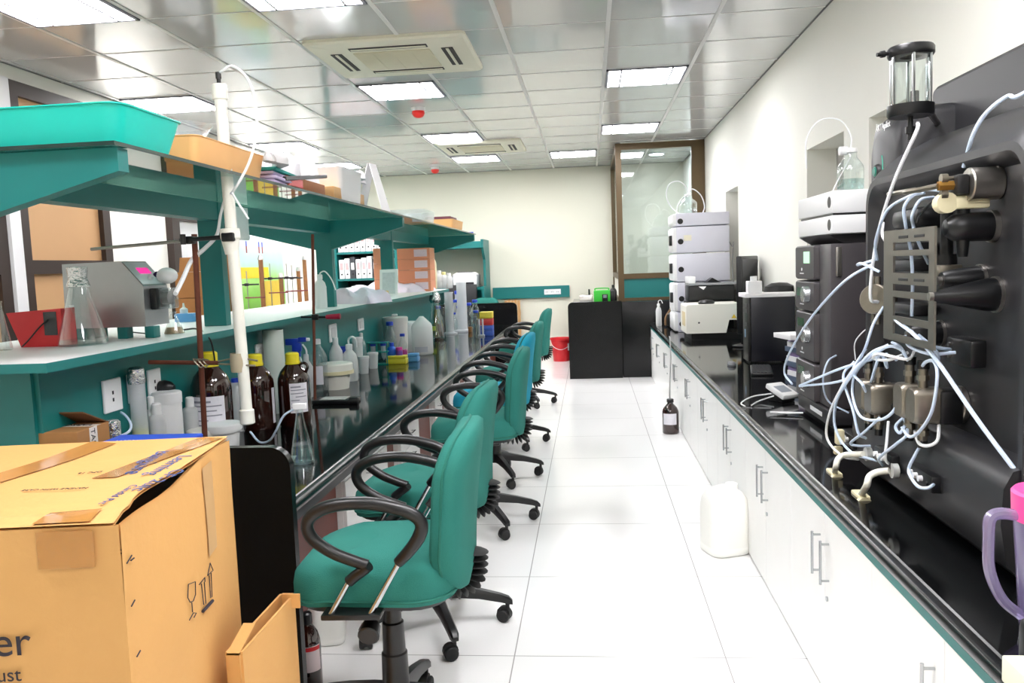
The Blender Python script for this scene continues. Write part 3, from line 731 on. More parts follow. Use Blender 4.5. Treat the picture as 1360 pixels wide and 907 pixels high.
# under-bench
cabs = [(3.9, 4.75), (5.1, 5.67), (6.3, 6.6), (6.95, 7.55), (8.1, 8.7), (9.3, 9.9)]
labs = ['behind the second green chair', 'behind the third green chair', 'narrow, before the blue chair', 'beside the blue chair', 'behind the fifth chair', 'near the far end of the left bench']
for i, (a, b) in enumerate(cabs):
    t = thing('under_bench_cabinet', 'cream under-bench drawer cabinet '+labs[i], 'cabinet', (-1.25, (a+b)/2, 0))
    L = b-a
    obj('body', MB().bb(-.52, -.02, -L/2, L/2, .05, .6), WHITE, t)
    for k, (z0, z1) in enumerate(((.06, .30), (.305, .45), (.455, .598))):
        d = obj('drawer', MB().bb(-.02, 0, -L/2+.003, L/2-.003, z0, z1, .002, 1), WHITE, t)
        hz = z1-.05
        obj('handle', MB().cyl((.025, -.05, hz), (.025, .05, hz), .004, seg=8).cyl((0, -.045, hz), (.025, -.045, hz), .003, seg=6).cyl((0, .045, hz), (.025, .045, hz), .003, seg=6), CHROME, d)
    obj('foot', MB().bb(-.5, -.06, -L/2+.02, L/2-.02, 0, .05), KICK, t)
ends = [2.6]+[y for c in cabs for y in c]+[10.9]
for a, b in zip(ends[::2], ends[1::2]):
    one('mahogany_panel', MB().bb(-1.325, -1.3, a+.004, b-.004, 0, .6), MAHO, 'reddish brown wooden panel closing the space under the left bench between cabinets', 'panel', None, 'mahogany panels under the left bench')
# ------------------------------------------------------------------ far left wall bench
t = thing('wall_bench', 'white topped bench along the left wall carrying the chromatography stands', 'bench', (0, 0, 0))
obj('top', MB().bb(WL+.1, -3.35, 8.3, 12.1, 1.0, 1.03), TOPWHITE, t)
obj('edging', MB().bb(-3.35, -3.345, 8.3, 12.1, .995, 1.029), TEAL, t)
obj('body', MB().bb(WL+.12, -3.4, 8.32, 12.08, 0, 1.0), TEAL, t)
t = thing('file_shelf', 'tall dark teal shelf of binders at the far left corner', 'shelf', (-3.3, 12.6, 0))
obj('side', MB().bb(-.7, -.67, 0, .6, 0, 2.35), TEAL, t); obj('side', MB().bb(.28, .31, 0, .6, 0, 2.35), TEAL, t)
for z in (.9, 1.36, 1.78, 2.3): obj('shelf_board', MB().bb(-.67, .28, .02, .6, z, z+.035), TEAL, t)
obj('back', MB().bb(-.67, .28, .56, .6, 0, 2.3), mat('dark_shelf_back', '#1c2a2a', .6), t)
BIND = mat('binder_spine', '#eef0f2', .5); BINDD = mat('binder_dark', '#3a3d42', .5)
base = None
for lv, z in enumerate((.935, 1.395, 1.815)):
    for k in range(10):
        x = -3.3-.64+k*.09
        t = thing('ring_binder', ['white ring binder on the lowest visible board of the far binder shelf', 'white ring binder on the middle board of the far binder shelf', 'ring binder on the top board of the far binder shelf'][lv], 'binder', (x, 12.62, z), 0, 'ring binders on the far shelf, board %d' % (lv+1))
        h = .3+.02*((k*7) % 3)
        obj('cover', MB().bb(0, .078, 0, .26, 0, h, .003, 1), BINDD if lv == 1 and k % 4 == 2 else BIND, t)
        obj('spine_label', MB().bb(.015, .063, -.002, 0, .14, .25), PAPER if lv == 1 and k % 4 == 2 else mat('pink_label', '#d9a7a9', .7), t)
        obj('finger_hole', MB().cyl((.039, -.001, .07), (.039, -.003, .07), .014, seg=12), INK, t)
# poster on the left wall
def mat_poster():
    m = mat('poster_print', '#bfe08a', .5, vary=0); N = m.node_tree.nodes; L = m.node_tree.links; b = N['Principled BSDF']
    tc = N.new('ShaderNodeTexCoord'); sp = N.new('ShaderNodeSeparateXYZ'); L.new(tc.outputs['Object'], sp.inputs[0])
    nz = N.new('ShaderNodeTexNoise'); nz.inputs['Scale'].default_value = 3; L.new(tc.outputs['Object'], nz.inputs['Vector'])
    ad = N.new('ShaderNodeMath'); ad.operation = 'MULTIPLY_ADD'; ad.inputs[1].default_value = .18
    L.new(nz.outputs['Fac'], ad.inputs[0]); L.new(sp.outputs['Z'], ad.inputs[2])
    r = N.new('ShaderNodeValToRGB'); e = r.color_ramp.elements
    e[0].position = 0; e[0].color = lin('#6f9a3c'); e[1].position = 1; e[1].color = lin('#e9f6f6')
    for p_, c_ in ((.28, '#7cbf45'), (.5, '#a8df77'), (.62, '#b5ecc0'), (.8, '#c9eff0')):
        k = e.new(p_); k.color = lin(c_)
    L.new(ad.outputs[0], r.inputs[0]); L.new(r.outputs[0], b.inputs['Base Color']); return m
t = thing('wall_poster', 'green and pale blue printed poster on the left wall behind the stands', 'poster', (WL+.002, 9.75, 1.05))
obj('sheet', MB().bb(0, .006, -.75, .72, 0, 1.15), mat_poster(), t)
obj('yellow_band', MB().bb(.006, .0075, -.75, .2, .42, .55), mat('poster_yellow', '#f0d22c', .5), t)
obj('yellow_panel', MB().bb(.006, .0075, .05, .66, .02, .38), mat('poster_gold', '#d8bb3a', .5), t)
for yy in (-.42, -.05, .0+.05):
    obj('vial_picture', MB().bb(.006, .0076, yy-.02, yy+.015, .72, .80), mat('poster_red', '#9e4a4a', .5), t)
    obj('vial_picture', MB().bb(.006, .0076, yy-.02, yy+.015, .80, .86), mat('poster_violet', '#5a62c8', .5), t)
t = thing('white_notice', 'white paper notice hanging under the rack beam beside the PVC pipe', 'notice', (0, 0, 0))
a_ = ay(320, 297, 4.14); b_ = ay(352, 322, 4.14)
obj('sheet', MB().bb(BS-.004+.0, BS-.002, 4.16, 4.16+.28, SZ-.2, SZ-.02), PAPER, t)
# ================================================================== GLASSWARE AND BOTTLES
def vessel(name, label, cat, loc, R, H, prof, m, cap=None, band=None, liq=None, group=None, seg=24, sx=1., sy=1., rz=0.):
    """prof: (r/R, z/H) pairs; cap: (r, z0, z1, material); band: (z0, z1, material, arc0, arc1); liq: (z1, material)"""
    t = thing(name, label, cat, loc, rz, group)
    obj('body', MB().lathe([(r*R, z*H) for r, z in prof], seg=seg, sx=sx, sy=sy), m, t, sharp=50)
    if cap:
        r, z0, z1, cm = cap; r *= R; z0 *= H; z1 *= H; c = min(.12*(z1-z0)+.0005, r*.3)
        obj('cap', MB().lathe([(r*.86, z0), (r, z0), (r, z1-c), (r-c, z1), (0, z1)], seg=18), cm, t)
    if band:
        z0, z1, bm_, a0, a1 = band
        rb = max(r for r, z in prof)*R*1.012
        obj('label', MB().grid(lambda u, v: (rb*sx*cos(a0+(a1-a0)*u), rb*sy*sin(a0+(a1-a0)*u), (z0+(z1-z0)*v)*H), 14, 1), bm_, t)
    if liq:
        z1, lm = liq; pr = [(r*R*.95, max(z, .012)*H) for r, z in prof if z < z1]
        rr = None
        for (ra, za), (rb_, zb) in zip(prof, prof[1:]):
            if za <= z1 <= zb and zb > za: rr = (ra+(rb_-ra)*(z1-za)/(zb-za))*R*.95; break
        if rr: obj('liquid', MB().lathe(pr+[(rr, z1*H), (0, z1*H)], seg=seg, sx=sx, sy=sy), lm, t)
    return t
def place(px, pyb, z, wpx, hpx):
    """centre of a round vessel whose visible base front touches (px, pyb) on the plane z; radius and height from its size in the photo"""
    p = az(px, pyb, z); k = mpp(p); R = wpx*k/2
    d = Vector((p.x, p.y, 0)).normalized()
    p = p+d*R
    lim = BS+.008 if z == CT else (LX-.004 if z == LZ else None)
    for _ in range(200):
        k = mpp(p); R = wpx*k/2
        if z == CT and px < 690 and p.x-R*1.06 < lim: p = Vector((p.x*.99, p.y*.99, z))
        elif z == LZ and p.x+R*1.1 > lim: p = Vector((p.x*1.01, p.y*1.01, z))
        else: break
    k = mpp(p); H = hpx*k/.985
    H = max(H*.85, ay(px, pyb-hpx, p.y).z-z)
    return Vector((p.x, p.y, z+.0005)), wpx*k/2, H
PB = [(0, 0), (.92, 0), (1, .03), (1, .62), (.93, .70), (.6, .80), (.36, .86), (.34, .90), (.34, .94), (0, .94)]   # plain bottle
WIN = [(0, 0), (.94, 0), (1, .025), (1, .60), (.97, .66), (.8, .75), (.52, .82), (.36, .86), (.33, .90), (.33, .96), (0, .96)]
LAB = [(0, 0), (.93, 0), (1, .03), (1, .52), (.95, .60), (.72, .70), (.48, .79), (.46, .88), (.5, .885), (.5, .90), (.44, .905), (.44, .96)]
ERL = [(0, 0), (.93, 0), (1, .025), (.98, .06), (.36, .78), (.30, .84), (.29, .95), (.36, .985), (.36, 1.0), (.30, .99)]
CYLG = [(0, 0), (1.5, 0), (1.5, .03), (.9, .05), (.86, .06), (.86, .97), (.95, 1), (.85, .99)]
JAR = [(0, 0), (.9, 0), (1, .05), (1, .82), (.95, .86), (0, .86)]
YELQ = mat('yellow_liquid', '#c7c51c', .2, vary=.04); WATER = glass('water', '#e3efee', .05, .35)
LABELP = mat('printed_label', '#e4e2ea', .6, vary=.1, scale=90)
def on_ct(px, py, w, h): return place(px, py, CT, w, h)
def on_lz(px, py, w, h): return place(px, py, LZ, w, h)
# amber winchester bottles
def amber(px, py, w, h, label, band, loop=False, zc=CT):
    P, R, H = place(px, py, zc, w, h)
    t = vessel('amber_bottle', label, 'bottle', P, R, H, WIN, AMBER, (.42, .86, 1.0, YCAP), band)
    obj('cap_collar', MB().lathe([(.3*R, .845*H), (.46*R, .845*H), (.46*R, .875*H), (.3*R, .875*H)], seg=20), YCAP, t)
    if loop: obj('loop_handle', MB().tube([(R*.3, 0, .83*H), (R*.75, 0, .85*H), (R*.95, 0, .80*H), (R*.8, 0, .72*H)], R*.09, 8), AMBER, t)
    return t
b1 = amber(345, 573, 45, 103, 'amber glass bottle with yellow cap standing just right of the white PVC pipe', (.08, .55, LABELP, -.25, .05))
b2 = amber(394, 568, 42, 100, 'amber glass bottle with yellow cap, loop handle and white printed label', (.2, .60, LABELP, -1.5, -.35), True)
b3 = amber(283, 552, 52, 85, 'amber glass bottle with white label and yellow cap behind the rusty stand rod', (.12, .55, LABELP, -2.2, -.5))
for b in (b2, b3):
    lb = [o for o in C.objects if o.parent == b and o.name.startswith('label')][0]
    vs = [v.co for v in lb.data.vertices]; zs = sorted({round(v.z, 4) for v in vs}); rr_ = max(Vector((v.x, v.y)).length for v in vs)
    a0 = min(math.atan2(v.y, v.x) for v in vs); a1 = max(math.atan2(v.y, v.x) for v in vs)
    pm = MB(); hz = zs[-1]-zs[0]
    for k, (f0, f1) in enumerate(((.06, .6), (.06, .9), (.06, .75), (.3, .9), (.06, .5), (.06, .85), (.06, .7))):
        z = zs[-1]-hz*(.1+.115*k)
        pm.grid(lambda u, v: (rr_*1.004*cos(a0+(a1-a0)*(f0+(f1-f0)*u)), rr_*1.004*sin(a0+(a1-a0)*(f0+(f1-f0)*u)), z-hz*(.03 if k else .05)*v), 8, 1)
    obj('label_print', pm, mat('grey_label_print', '#8d8d9a', .7, vary=.2, scale=200), lb)
# floor bottles
P = az(892, 577, 0)
t = vessel('amber_bottle', 'amber solvent bottle with white label on the floor by the right cabinets', 'bottle', (P.x-.0, P.y+.07, 0), .072, .30, WIN, AMBER, (.42, .9, 1.0, BLK), (.28, .6, LABELP, -2.6, -.9))
obj('waste_tube', MB().tube([(0, 0, .28), (.0, .03, .36), (.04, .3, .62), (.075, .7, .75), (.09, .9, .76)], .006), mat('grey_tubing', '#8a8a88', .4), t)
P, R, H = place(414, 925, 0, 32, 112)
vessel('amber_bottle', 'amber bottle with red and white label on the floor under the left bench', 'bottle', P, R, H, WIN, AMBER, (.42, .86, 1.0, BLK), (.3, .62, mat('red_white_label', '#e9d9dc', .6), -2.8, -.2))
obj('red_stripe', MB().grid(lambda u, v: (R*1.02*cos(-2.8+2.6*u), R*1.02*sin(-2.8+2.6*u), (.56+.05*v)*H), 12, 1), REDP, [o for o in C.objects if o.name.startswith('amber_bottle')][-1])
def jerrycan(loc, w, d, h, rz, label, m):
    t = thing('jerrycan', label, 'jerrycan', loc, rz)
    rings = []
    for z, s in ((0, .86), (.012, .95), (.03, 1), (.11, 1), (.12, .985), (.135, 1), (.66, 1), (.80, .93), (.90, .74), (.95, .5), (.965, .3)):
        rings.append([(a*s, b*s, z*h) for a, b in rrect(w, d, min(w, d)*.28, 6)])
    obj('body', MB().loft(rings), m, t, sharp=50)
    obj('handle', MB().tube([(-w*.40, 0, h*.74), (-w*.32, 0, h*.93), (-w*.1, 0, h*.98), (w*.12, 0, h*.96)], w*.05, 8), m, t)
    obj('cap', MB().lathe([(0, .93*h), (w*.15, .93*h), (w*.15, h*1.0), (w*.13, h*1.01), (0, h*1.01)], (w*.2, 0, 0), 18), m, t)
    return t
JC = mat('milky_can', '#f6f6f0', .45, vary=.02, spec=.4)
P = az(967, 741, 0); jerrycan((P.x, P.y+.1, 0), .215, .2, .35, .35, 'white plastic jerrycan on the floor against the right cabinets', JC)
P = az(436, 862, 0); jerrycan((P.x-.02, P.y+.08, 0), .13, .13, .22, .2, 'small white can on the floor under the left bench behind the nearest chair', JC)
# ---------------------------------------------- counter: near cluster
P, R, H = on_ct(188, 590, 20, 100)
t = vessel('measuring_cylinder', 'tall foil-topped cylinder half full of yellow liquid by the near sockets', 'measuring cylinder', P, R, H, [(0, 0), (1, 0), (1, .97), (.95, .97)], MILK, None, None, (.42, YELQ))
obj('foil_cover', MB().lathe([(1.06*R, .86*H), (1.15*R, .9*H), (1.05*R, 1.0*H), (.7*R, 1.02*H), (0, 1.025*H)], seg=11), FOIL, t)
for px, py, w, h, lab in ((211, 583, 21, 48, 'white squeeze bottle left of the middle one in the near trio'), (232, 583, 24, 50, 'white squeeze bottle in the middle of the near trio'), (255, 577, 19, 50, 'white squeeze bottle at the right of the near trio beside the rusty rod'),
                        (203, 568, 14, 42, 'slim white bottle just behind the yellow liquid cylinder')):
    P, R, H = on_ct(px, py, w, h)
    vessel('squeeze_bottle', lab, 'bottle', P, R, H, [(0, 0), (.92, 0), (1, .03), (1, .72), (.92, .79), (.58, .82), (.55, .85), (0, .85)], MILKD, (.60, .82, 1.0, PWHITE))
P, R, H = on_ct(224, 562, 36, 42)
t = vessel('plastic_tub', 'white round tub with dished lid behind the white squeeze bottles', 'tub', P, R, H, JAR, PWHITE, (1.06, .84, 1.0, PWHITE))
P, R, H = on_ct(298, 604, 48, 42)
t = vessel('plastic_tub', 'white lidded tub at the foot of the PVC pipe', 'tub', P, R, H, [(0, 0), (.8, 0), (.9, .7), (1, .72), (1, .8), (0, .8)], PWHITE, (1.05, .78, 1.0, PWHITE))
P, R, H = on_ct(272, 606, 40, 36)
vessel('plastic_tub', 'cream tub with flat lid in front of the glass flask by the rusty rod', 'tub', P, R, H, [(0, 0), (.85, 0), (.95, .7), (0, .7)], CREAM, (1.04, .68, 1.0, mat('off_white_plastic', '#f0efe6', .4)))
P, R, H = on_ct(286, 578, 34, 60)
t = vessel('glass_flask', 'clear round flask with foil stopper standing in front of the labelled amber bottle', 'flask', P, R, H, [(0, 0), (.7, 0), (1, .2), (.95, .4), (.5, .62), (.3, .7), (.3, .88)], GL)
obj('foil_stopper', MB().lathe([(.36*R, .72*H), (.55*R, .78*H), (.42*R, .88*H), (.5*R, .96*H), (.3*R, 1.0*H), (0, 1.0*H)], seg=9), FOIL, t)
P, R, H = on_ct(316, 560, 26, 58)
vessel('milky_beaker', 'milky plastic bottle with blue cap behind the PVC pipe', 'bottle', P, R, H, [(0, 0), (1, 0), (1, .85), (.6, .92), (0, .92)], MILK, (.4, .9, 1.0, BLUECAP))
# flask with clipped tag near the bench edge
P, R, H = on_ct(402, 618, 32, 78)
t = vessel('erlenmeyer_flask', 'small conical flask of clear liquid with a clipped paper tag at the bench edge', 'flask', P, R, H, ERL, GL, None, None, (.28, WATER))
tg = MB().box((0, 0, 0), (.06, .012, .026), .002, 1, Matrix.Translation((.01, -.02, H*1.02)) @ Matrix.Rotation(.4, 4, 'Y') @ Matrix.Rotation(-.45, 4, 'Y'))
obj('paper_tag', tg, PAPER, t)
obj('tubing', MB().tube([(-.01, -.01, H*.98), (-.06, -.02, H*.86), (-.10, -.01, H*.6), (-.15, .03, H*.38), (-.22, .09, H*.3), (-.28, .14, H*.45)], .0045), TUBEB, t)
g = az(376, 610, CT)
one('paper_slip', MB().bb(-.06, .05, -.05, .05, 0, .0015), PAPER, 'white paper slip on the dark worktop left of the tagged conical flask', 'paper', (g.x, g.y, CT+.0005), None, .2)
# second row
P, R, H = on_ct(367, 518, 27, 80)
vessel('plastic_cylinder', 'tall pale plastic cylinder behind the two amber bottles', 'cylinder', P, R, H, [(0, 0), (1, 0), (1, 1), (.96, 1), (.96, .05), (0, .05)], mat('pale_green_plastic', '#cdd8d0', .4, vary=.03))
P, R, H = on_ct(398, 520, 22, 75)
t = vessel('spray_bottle', 'clear spray bottle with bright blue trigger head behind the amber bottles', 'spray bottle', P, R, H, [(0, 0), (1, 0), (1, .45), (.7, .58), (.35, .68), (.35, .72)], CLEARP)
hd = MB().box((0, 0, .82*H), (R*1.1, R*.7, .14*H), .008).box((-R*.55, 0, .90*H), (R*1.6, R*.6, .1*H), .008).box((R*.75, 0, .93*H), (R*1.0, R*.55, .07*H), .004).cyl((0, 0, .68*H), (0, 0, .78*H), R*.42)
obj('trigger_head', hd, BLUECAP, t); obj('nozzle', MB().cyl((R*1.25, 0, .93*H), (R*1.6, 0, .93*H), R*.2), PWHITE, t)
obj('trigger', MB().tube([(R*.7, 0, .86*H), (R*1.1, 0, .78*H), (R*1.15, 0, .68*H)], R*.12), PWHITE, t)
P, R, H = on_ct(409, 522, 18, 52)
vessel('squeeze_bottle', 'slim white bottle with pink marking right of the second amber bottle', 'bottle', P, R, H, PB, MILKD, (.42, .82, 1.0, PWHITE))
P, R, H = on_ct(425, 508, 22, 58)
vessel('clear_bottle', 'clear bottle with label standing behind the thin stand rod', 'bottle', P, R, H, PB, CLEARP, (.36, .9, 1.0, PWHITE), (.15, .5, LABELP, -2.4, -.8))
P, R, H = on_ct(447, 516, 46, 36)
t = vessel('lidded_tub', 'wide cream tub with overhanging lid beside the thin stand rod', 'tub', P, R, H, [(0, 0), (.72, 0), (.84, .6), (0, .6)], mat('off_white_plastic', '#f0efe6', .4), (1.0, .58, .95, mat('off_white_plastic', '#f0efe6', .4)))
obj('lid_rim', MB().lathe([(.9*R, .55*H), (1.04*R, .55*H), (1.04*R, .68*H), (.9*R, .68*H)], seg=24), CREAM, t)
P, R, H = on_ct(447, 482, 18, 34)
vessel('squeeze_bottle', 'small white bottle with tall cap behind the wide cream tub', 'bottle', P, R, H, PB, MILKD, (.42, .72, 1.0, PWHITE))
P, R, H = on_ct(456, 478, 12, 18)
vessel('vial', 'tiny blue-capped vial beside the small white bottle', 'vial', P, R, H, JAR, CLEARP, (1, .7, 1, BLUECAP))
P, R, H = on_ct(466, 507, 21, 58)
t = vessel('wash_bottle', 'rounded white wash bottle with curved spout next to the wide cream tub', 'wash bottle', P, R, H, [(0, 0), (.9, 0), (1, .05), (1, .45), (.85, .62), (.4, .72), (.4, .78), (0, .78)], MILKD, (.44, .74, .86, PWHITE))
obj('spout', MB().tube([(0, 0, .84*H), (.0, 0, .97*H), (R*.5, 0, 1.03*H), (R*.95, 0, .95*H), (R*1.0, 0, .78*H)], R*.12), PWHITE, t)
for px, py, w, h, lab in ((484, 497, 14, 24, 'small lidded white cup right of the wash bottle'), (496, 490, 14, 22, 'small lidded white cup in front of the teal tube rack'), (476, 482, 14, 34, 'milky cup behind the white wash bottle')):
    P, R, H = on_ct(px, py, w, h)
    vessel('plastic_cup', lab, 'cup', P, R, H, [(0, 0), (.8, 0), (1, .9), (0, .9)], MILKD, (1.06, .86, 1.0, PWHITE))
P, R, H = on_ct(481, 474, 12, 32)
t = vessel('clear_bottle', 'small clear bottle with white neck left of the teal tube rack', 'bottle', P, R, H, PB, CLEARP, (.4, .84, 1.0, PWHITE))
# teal tube rack with tubes
g = az(501, 485, CT); k = mpp(g)
t = thing('tube_rack', 'teal test tube rack holding two blue capped centrifuge tubes', 'tube rack', (g.x, g.y+.06, CT))
rk = MB(); W_, D_, H_ = 28*k, .09, 30*k
for z in (0, H_*.55, H_-.008): rk.bb(-W_/2, W_/2, -D_/2, D_/2, z, z+.008)
for sx in (-1, 1):
    for sy in (-1, 1): rk.bb(sx*W_/2-.006*(sx > 0), sx*W_/2+.006*(sx < 0), sy*D_/2-.006*(sy > 0), sy*D_/2+.006*(sy < 0), 0, H_)
rk.bb(-.004, .004, -D_/2, -D_/2+.004, 0, H_)
obj('rack_frame', rk, mat('rack_teal', '#1f9a8c', .4), t)
for i, sx in enumerate((-1, 1)):
    one('centrifuge_tube', MB().lathe([(0, .012), (.012, .03), (.02, .05), (.02, .14), (0, .14)], seg=16), MILK, 'blue capped centrifuge tube in the %s hole of the teal rack' % ('left-hand', 'right-hand')[i], 'tube', (g.x+sx*W_*.25, g.y+.06, CT+.02))
    o = [o for o in C.objects if o.name.startswith('centrifuge_tube')][-1]
    obj('screw_cap', MB().lathe([(0, .138), (.026, .138), (.027, .165), (.022, .172), (0, .172)], seg=18), BLUECAP, o)
# mixed bottles behind trays
def labbottle(px, py, w, h, label, capm=BLUECAP, m=GL, liq=None, group=None):
    P, R, H = on_ct(px, py, w, h)
    t = vessel('reagent_bottle', label, 'bottle', P, R, H, LAB, m, (.56, .90, 1.0, capm), None, liq, group)
    return t
BLUEL = mat('blue_plastic', '#1f5fc8', .4); PINK = mat('pink_plastic', '#d23a9a', .4); PURP = mat('purple_plastic', '#6b3fa8', .4)
labbottle(520, 480, 17, 53, 'clear glass reagent bottle with blue cap behind the yellow tray', BLUECAP, GL)
labbottle(536, 479, 12, 36, 'small clear bottle with blue cap above the blue tray', BLUECAP, GL, (.4, PINK))
P, R, H = on_ct(521, 483, 14, 28); vessel('blue_bottle', 'short solid blue bottle beside the teal tube rack', 'bottle', P, R, H, PB, BLUEL, (.5, .8, 1, BLUECAP))
P, R, H = on_ct(531, 483, 9, 22); vessel('vial', 'purple capped vial behind the yellow tray', 'vial', P, R, H, JAR, PURP, (1, .75, 1, PINK))
g = az(544, 478, CT); one('red_box', MB().bb(-.045, .045, -.03, .03, 0, .045, .004), REDP, 'small red box behind the blue tray', 'box', (g.x, g.y+.02, CT+.001))
def tray(px0, px1, py, hpx, m, label, d=.1):
    a = az(px0, py, CT); b = az(px1, py-1, CT); k = mpp(a); h = hpx*k; w = abs(b.x-a.x)
    t = thing('pipette_tip_box', label, 'box', ((a.x+b.x)/2, a.y+d/2, CT))
    obj('base', MB().bb(-w/2, w/2, -d/2, d/2, 0, h*.6, .006), m, t)
    obj('lid', MB().bb(-w/2*.96, w/2*.96, -d/2*.96, d/2*.96, h*.6, h, .008), m, t)
tray(513, 540, 484, 11, mat('yellow_plastic', '#ded33c', .35), 'yellow tip box in front of the clear blue-capped bottle')
tray(541, 556, 481, 11, mat('light_blue_plastic', '#5fa3dc', .35), 'light blue tip box between the yellow one and the large milky carboy')
tray(528, 554, 467, 5, mat('teal_tray', '#57b7ac', .4), 'flat teal tray lid behind the light blue tip box', .12)
# big tubs
P, R, H = on_ct(526, 456, 33, 40)
t = vessel('plastic_tub', 'translucent grey tub with lid stacked on white ones by the splashback', 'tub', P, R, H, [(0, 0), (.92, 0), (1, .8), (0, .8)], mat('grey_tub', '#c9c9c4', .4), (1.05, .78, .92, mat('grey_tub', '#c9c9c4', .4)))
obj('knob', MB().box((.0, 0, .96*H), (.05, .03, .02), .006), PWHITE, t)
P, R, H = on_ct(544, 463, 30, 36)
vessel('plastic_tub', 'plain white round tub in front of the translucent grey one', 'tub', P, R, H, JAR, PWHITE, (1.05, .84, 1.0, PWHITE))
# carboy
P, R, H = on_ct(562, 472, 28, 52)
t = vessel('carboy', 'large milky plastic bottle with pointed shoulders at the middle of the bench', 'bottle', P, R, H, [(0, 0), (.9, 0), (1, .03), (1, .72), (.9, .80), (.25, .98), (.2, 1.0), (0, 1.0)], MILKD, None, (.08, .22, mat('grey_marking', '#b9bcc6', .5), -2.2, -.9))
# dried plant flask and neighbours
def mat_leaf(): return mat('dry_leaf', '#6d7038', .8, vary=.4, scale=30)
P, R, H = on_ct(580, 452, 26, 62)
t = vessel('plant_flask', 'wide clear flask stuffed with green and yellow plant matter', 'flask', P, R, H, ERL, GL)
lf = MB()
for k in range(16):
    a = random.uniform(0, 6.28); r = random.uniform(0, R*.6); z = random.uniform(.02, .5)*H; q = random.uniform(.5, 1.1)
    lf.tube([(r*cos(a), r*sin(a), z), (r*.6*cos(a+q), r*.6*sin(a+q), z+.1*H), (r*.3*cos(a), r*.3*sin(a), z+.25*H)], .006, 5, 3)
obj('plant_matter', lf, mat_leaf(), t)
obj('yellow_tag', MB().box((-.02, -R*.5, .25*H), (.05, .01, .05), .004), mat('lime_tag', '#c9d63a', .5), t)
obj('foil_cover', MB().lathe([(.45*R, .80*H), (.6*R, .86*H), (.5*R, .98*H), (.3*R, 1.04*H), (0, 1.05*H)], seg=10), FOIL, t)
P, R, H = on_ct(590, 436, 20, 48)
vessel('round_flask', 'big clear round flask upside down against the splashback', 'flask', P, R, H, [(0, 0), (.8, 0), (1, .2), (1, .6), (.7, .9), (0, 1.0)], GL)
labbottle(583, 462-14, 14, 42, 'clear blue-capped bottle with brown liquid next to the plant flask', BLUECAP, GL, (.42, mat('brown_liquid', '#5b2c1a', .2)))
def grad(px, py, w, h, label):
    P, R, H = on_ct(px, py, w, h)
    t = vessel('measuring_cylinder', label, 'measuring cylinder', P, R, H, CYLG, MILK)
    return t
grad(598, 444, 13, 56, 'milky measuring cylinder with a foot, the shorter of two at the far bench')
grad(615, 441, 15, 66, 'tallest milky measuring cylinder rising above the far bottles')
labbottle(604, 441, 9, 26, 'small clear bottle with blue cap between the two measuring cylinders')
labbottle(612, 440, 16, 34, 'milky bottle with blue cap in front of the tallest measuring cylinder', BLUECAP, MILK)
labbottle(606, 428, 12, 30, 'clear bottle with blue cap behind the shorter measuring cylinder')
labbottle(624, 438, 13, 36, 'clear blue-capped bottle just right of the tallest measuring cylinder')
labbottle(632, 436, 13, 38, 'clear blue-capped bottle touching the yellow and red rack, back one')
labbottle(633, 446, 13, 34, 'clear blue-capped bottle in front of the yellow and red rack')
labbottle(608, 424, 11, 38, 'pale purple tinted bottle behind the tallest measuring cylinder', BLUECAP, MILK)
P, R, H = on_ct(625, 441, 6, 8); vessel('wooden_stopper', 'small tan stopper lying by the blue-capped bottles', 'stopper', P, R, H, JAR, CARDD)
g = az(646, 446, CT); k = mpp(g)
t = thing('tube_rack_stack', 'stack of yellow, red and blue tube racks at the far end of the bench', 'tube rack', (g.x, g.y+.08, CT))
cols = [mat('rack_yellow', '#e6d34c', .4), mat('rack_red', '#c23a3a', .4), mat('rack_blue', '#3f5fb8', .4), mat('rack_red', '#c23a3a', .4), mat('rack_yellow', '#e6d34c', .4)]
z = 0
for i, m_ in enumerate((cols[2], cols[2], cols[1], cols[0])):
    h = (7, 7, 9, 9)[i]*k; w = 17*k
    obj('rack', MB().bb(-w/2, w/2, -.07, .07, z, z+h-.004, .004).bb(-w/2+.01, w/2-.01, -.072, -.07, z+h*.3, z+h*.6), m_, t); z += h
one('tube_holder', MB().bb(-.04, .04, -.015, .015, 0, .02, .003).cyl((-.02, 0, .02), (-.02, 0, .2), .011).cyl((.02, 0, .02), (.02, 0, .2), .011), MILK, 'pair of upright clear tubes in front of the coloured rack stack', 'tubes', (g.x-.05, g.y-.06, CT+.0005))
# ---------------------------------------------- retort stands on the counter
def rod(p0, p1, r, m, parent, nm='rod'): return obj(nm, MB().cyl(p0, p1, r, seg=12), m, parent)
g = az(447, 537, CT)
t = thing('retort_stand', 'thin rusty retort stand with a red-handled clamp on a black base', 'retort stand', (0, 0, 0))
W_ = .17
obj('base', MB().bb(g.x-.15, g.x+.11, g.y-.01, g.y+.14, CT+.001, CT+.026, .004), BLK, t)
obj('base_top', MB().bb(g.x-.11, g.x+.05, g.y+.01, g.y+.12, CT+.026, CT+.03, .002), mat('mottled_steel', '#dcdcd8', .4, 0, vary=.35, scale=60), t)
obj('base_knob', MB().cyl((g.x+.08, g.y+.0, CT+.018), (g.x+.135, g.y+.0, CT+.018), .022, seg=12, ch=.004), BLKM, t)
rx = ay(418, 525, g.y+.05); top = ay(415, 311, g.y+.05)
rod(Vector((rx.x, g.y+.05, CT+.02)), top, .009, RUST, t)
c_ = ay(419, 421, g.y+.05); e_ = ay(434, 421, g.y+.05); l_ = ay(400, 421, g.y+.05)
cl = obj('clamp', MB().cyl(l_, e_, .007).box(c_, (.04, .03, .035), .005), BLK, t)
obj('red_handle', MB().cyl(ay(433, 421, g.y+.05), ay(452, 420, g.y+.05), .014, .018, 12, .003), mat('crimson_handle', '#a3203f', .35), cl)
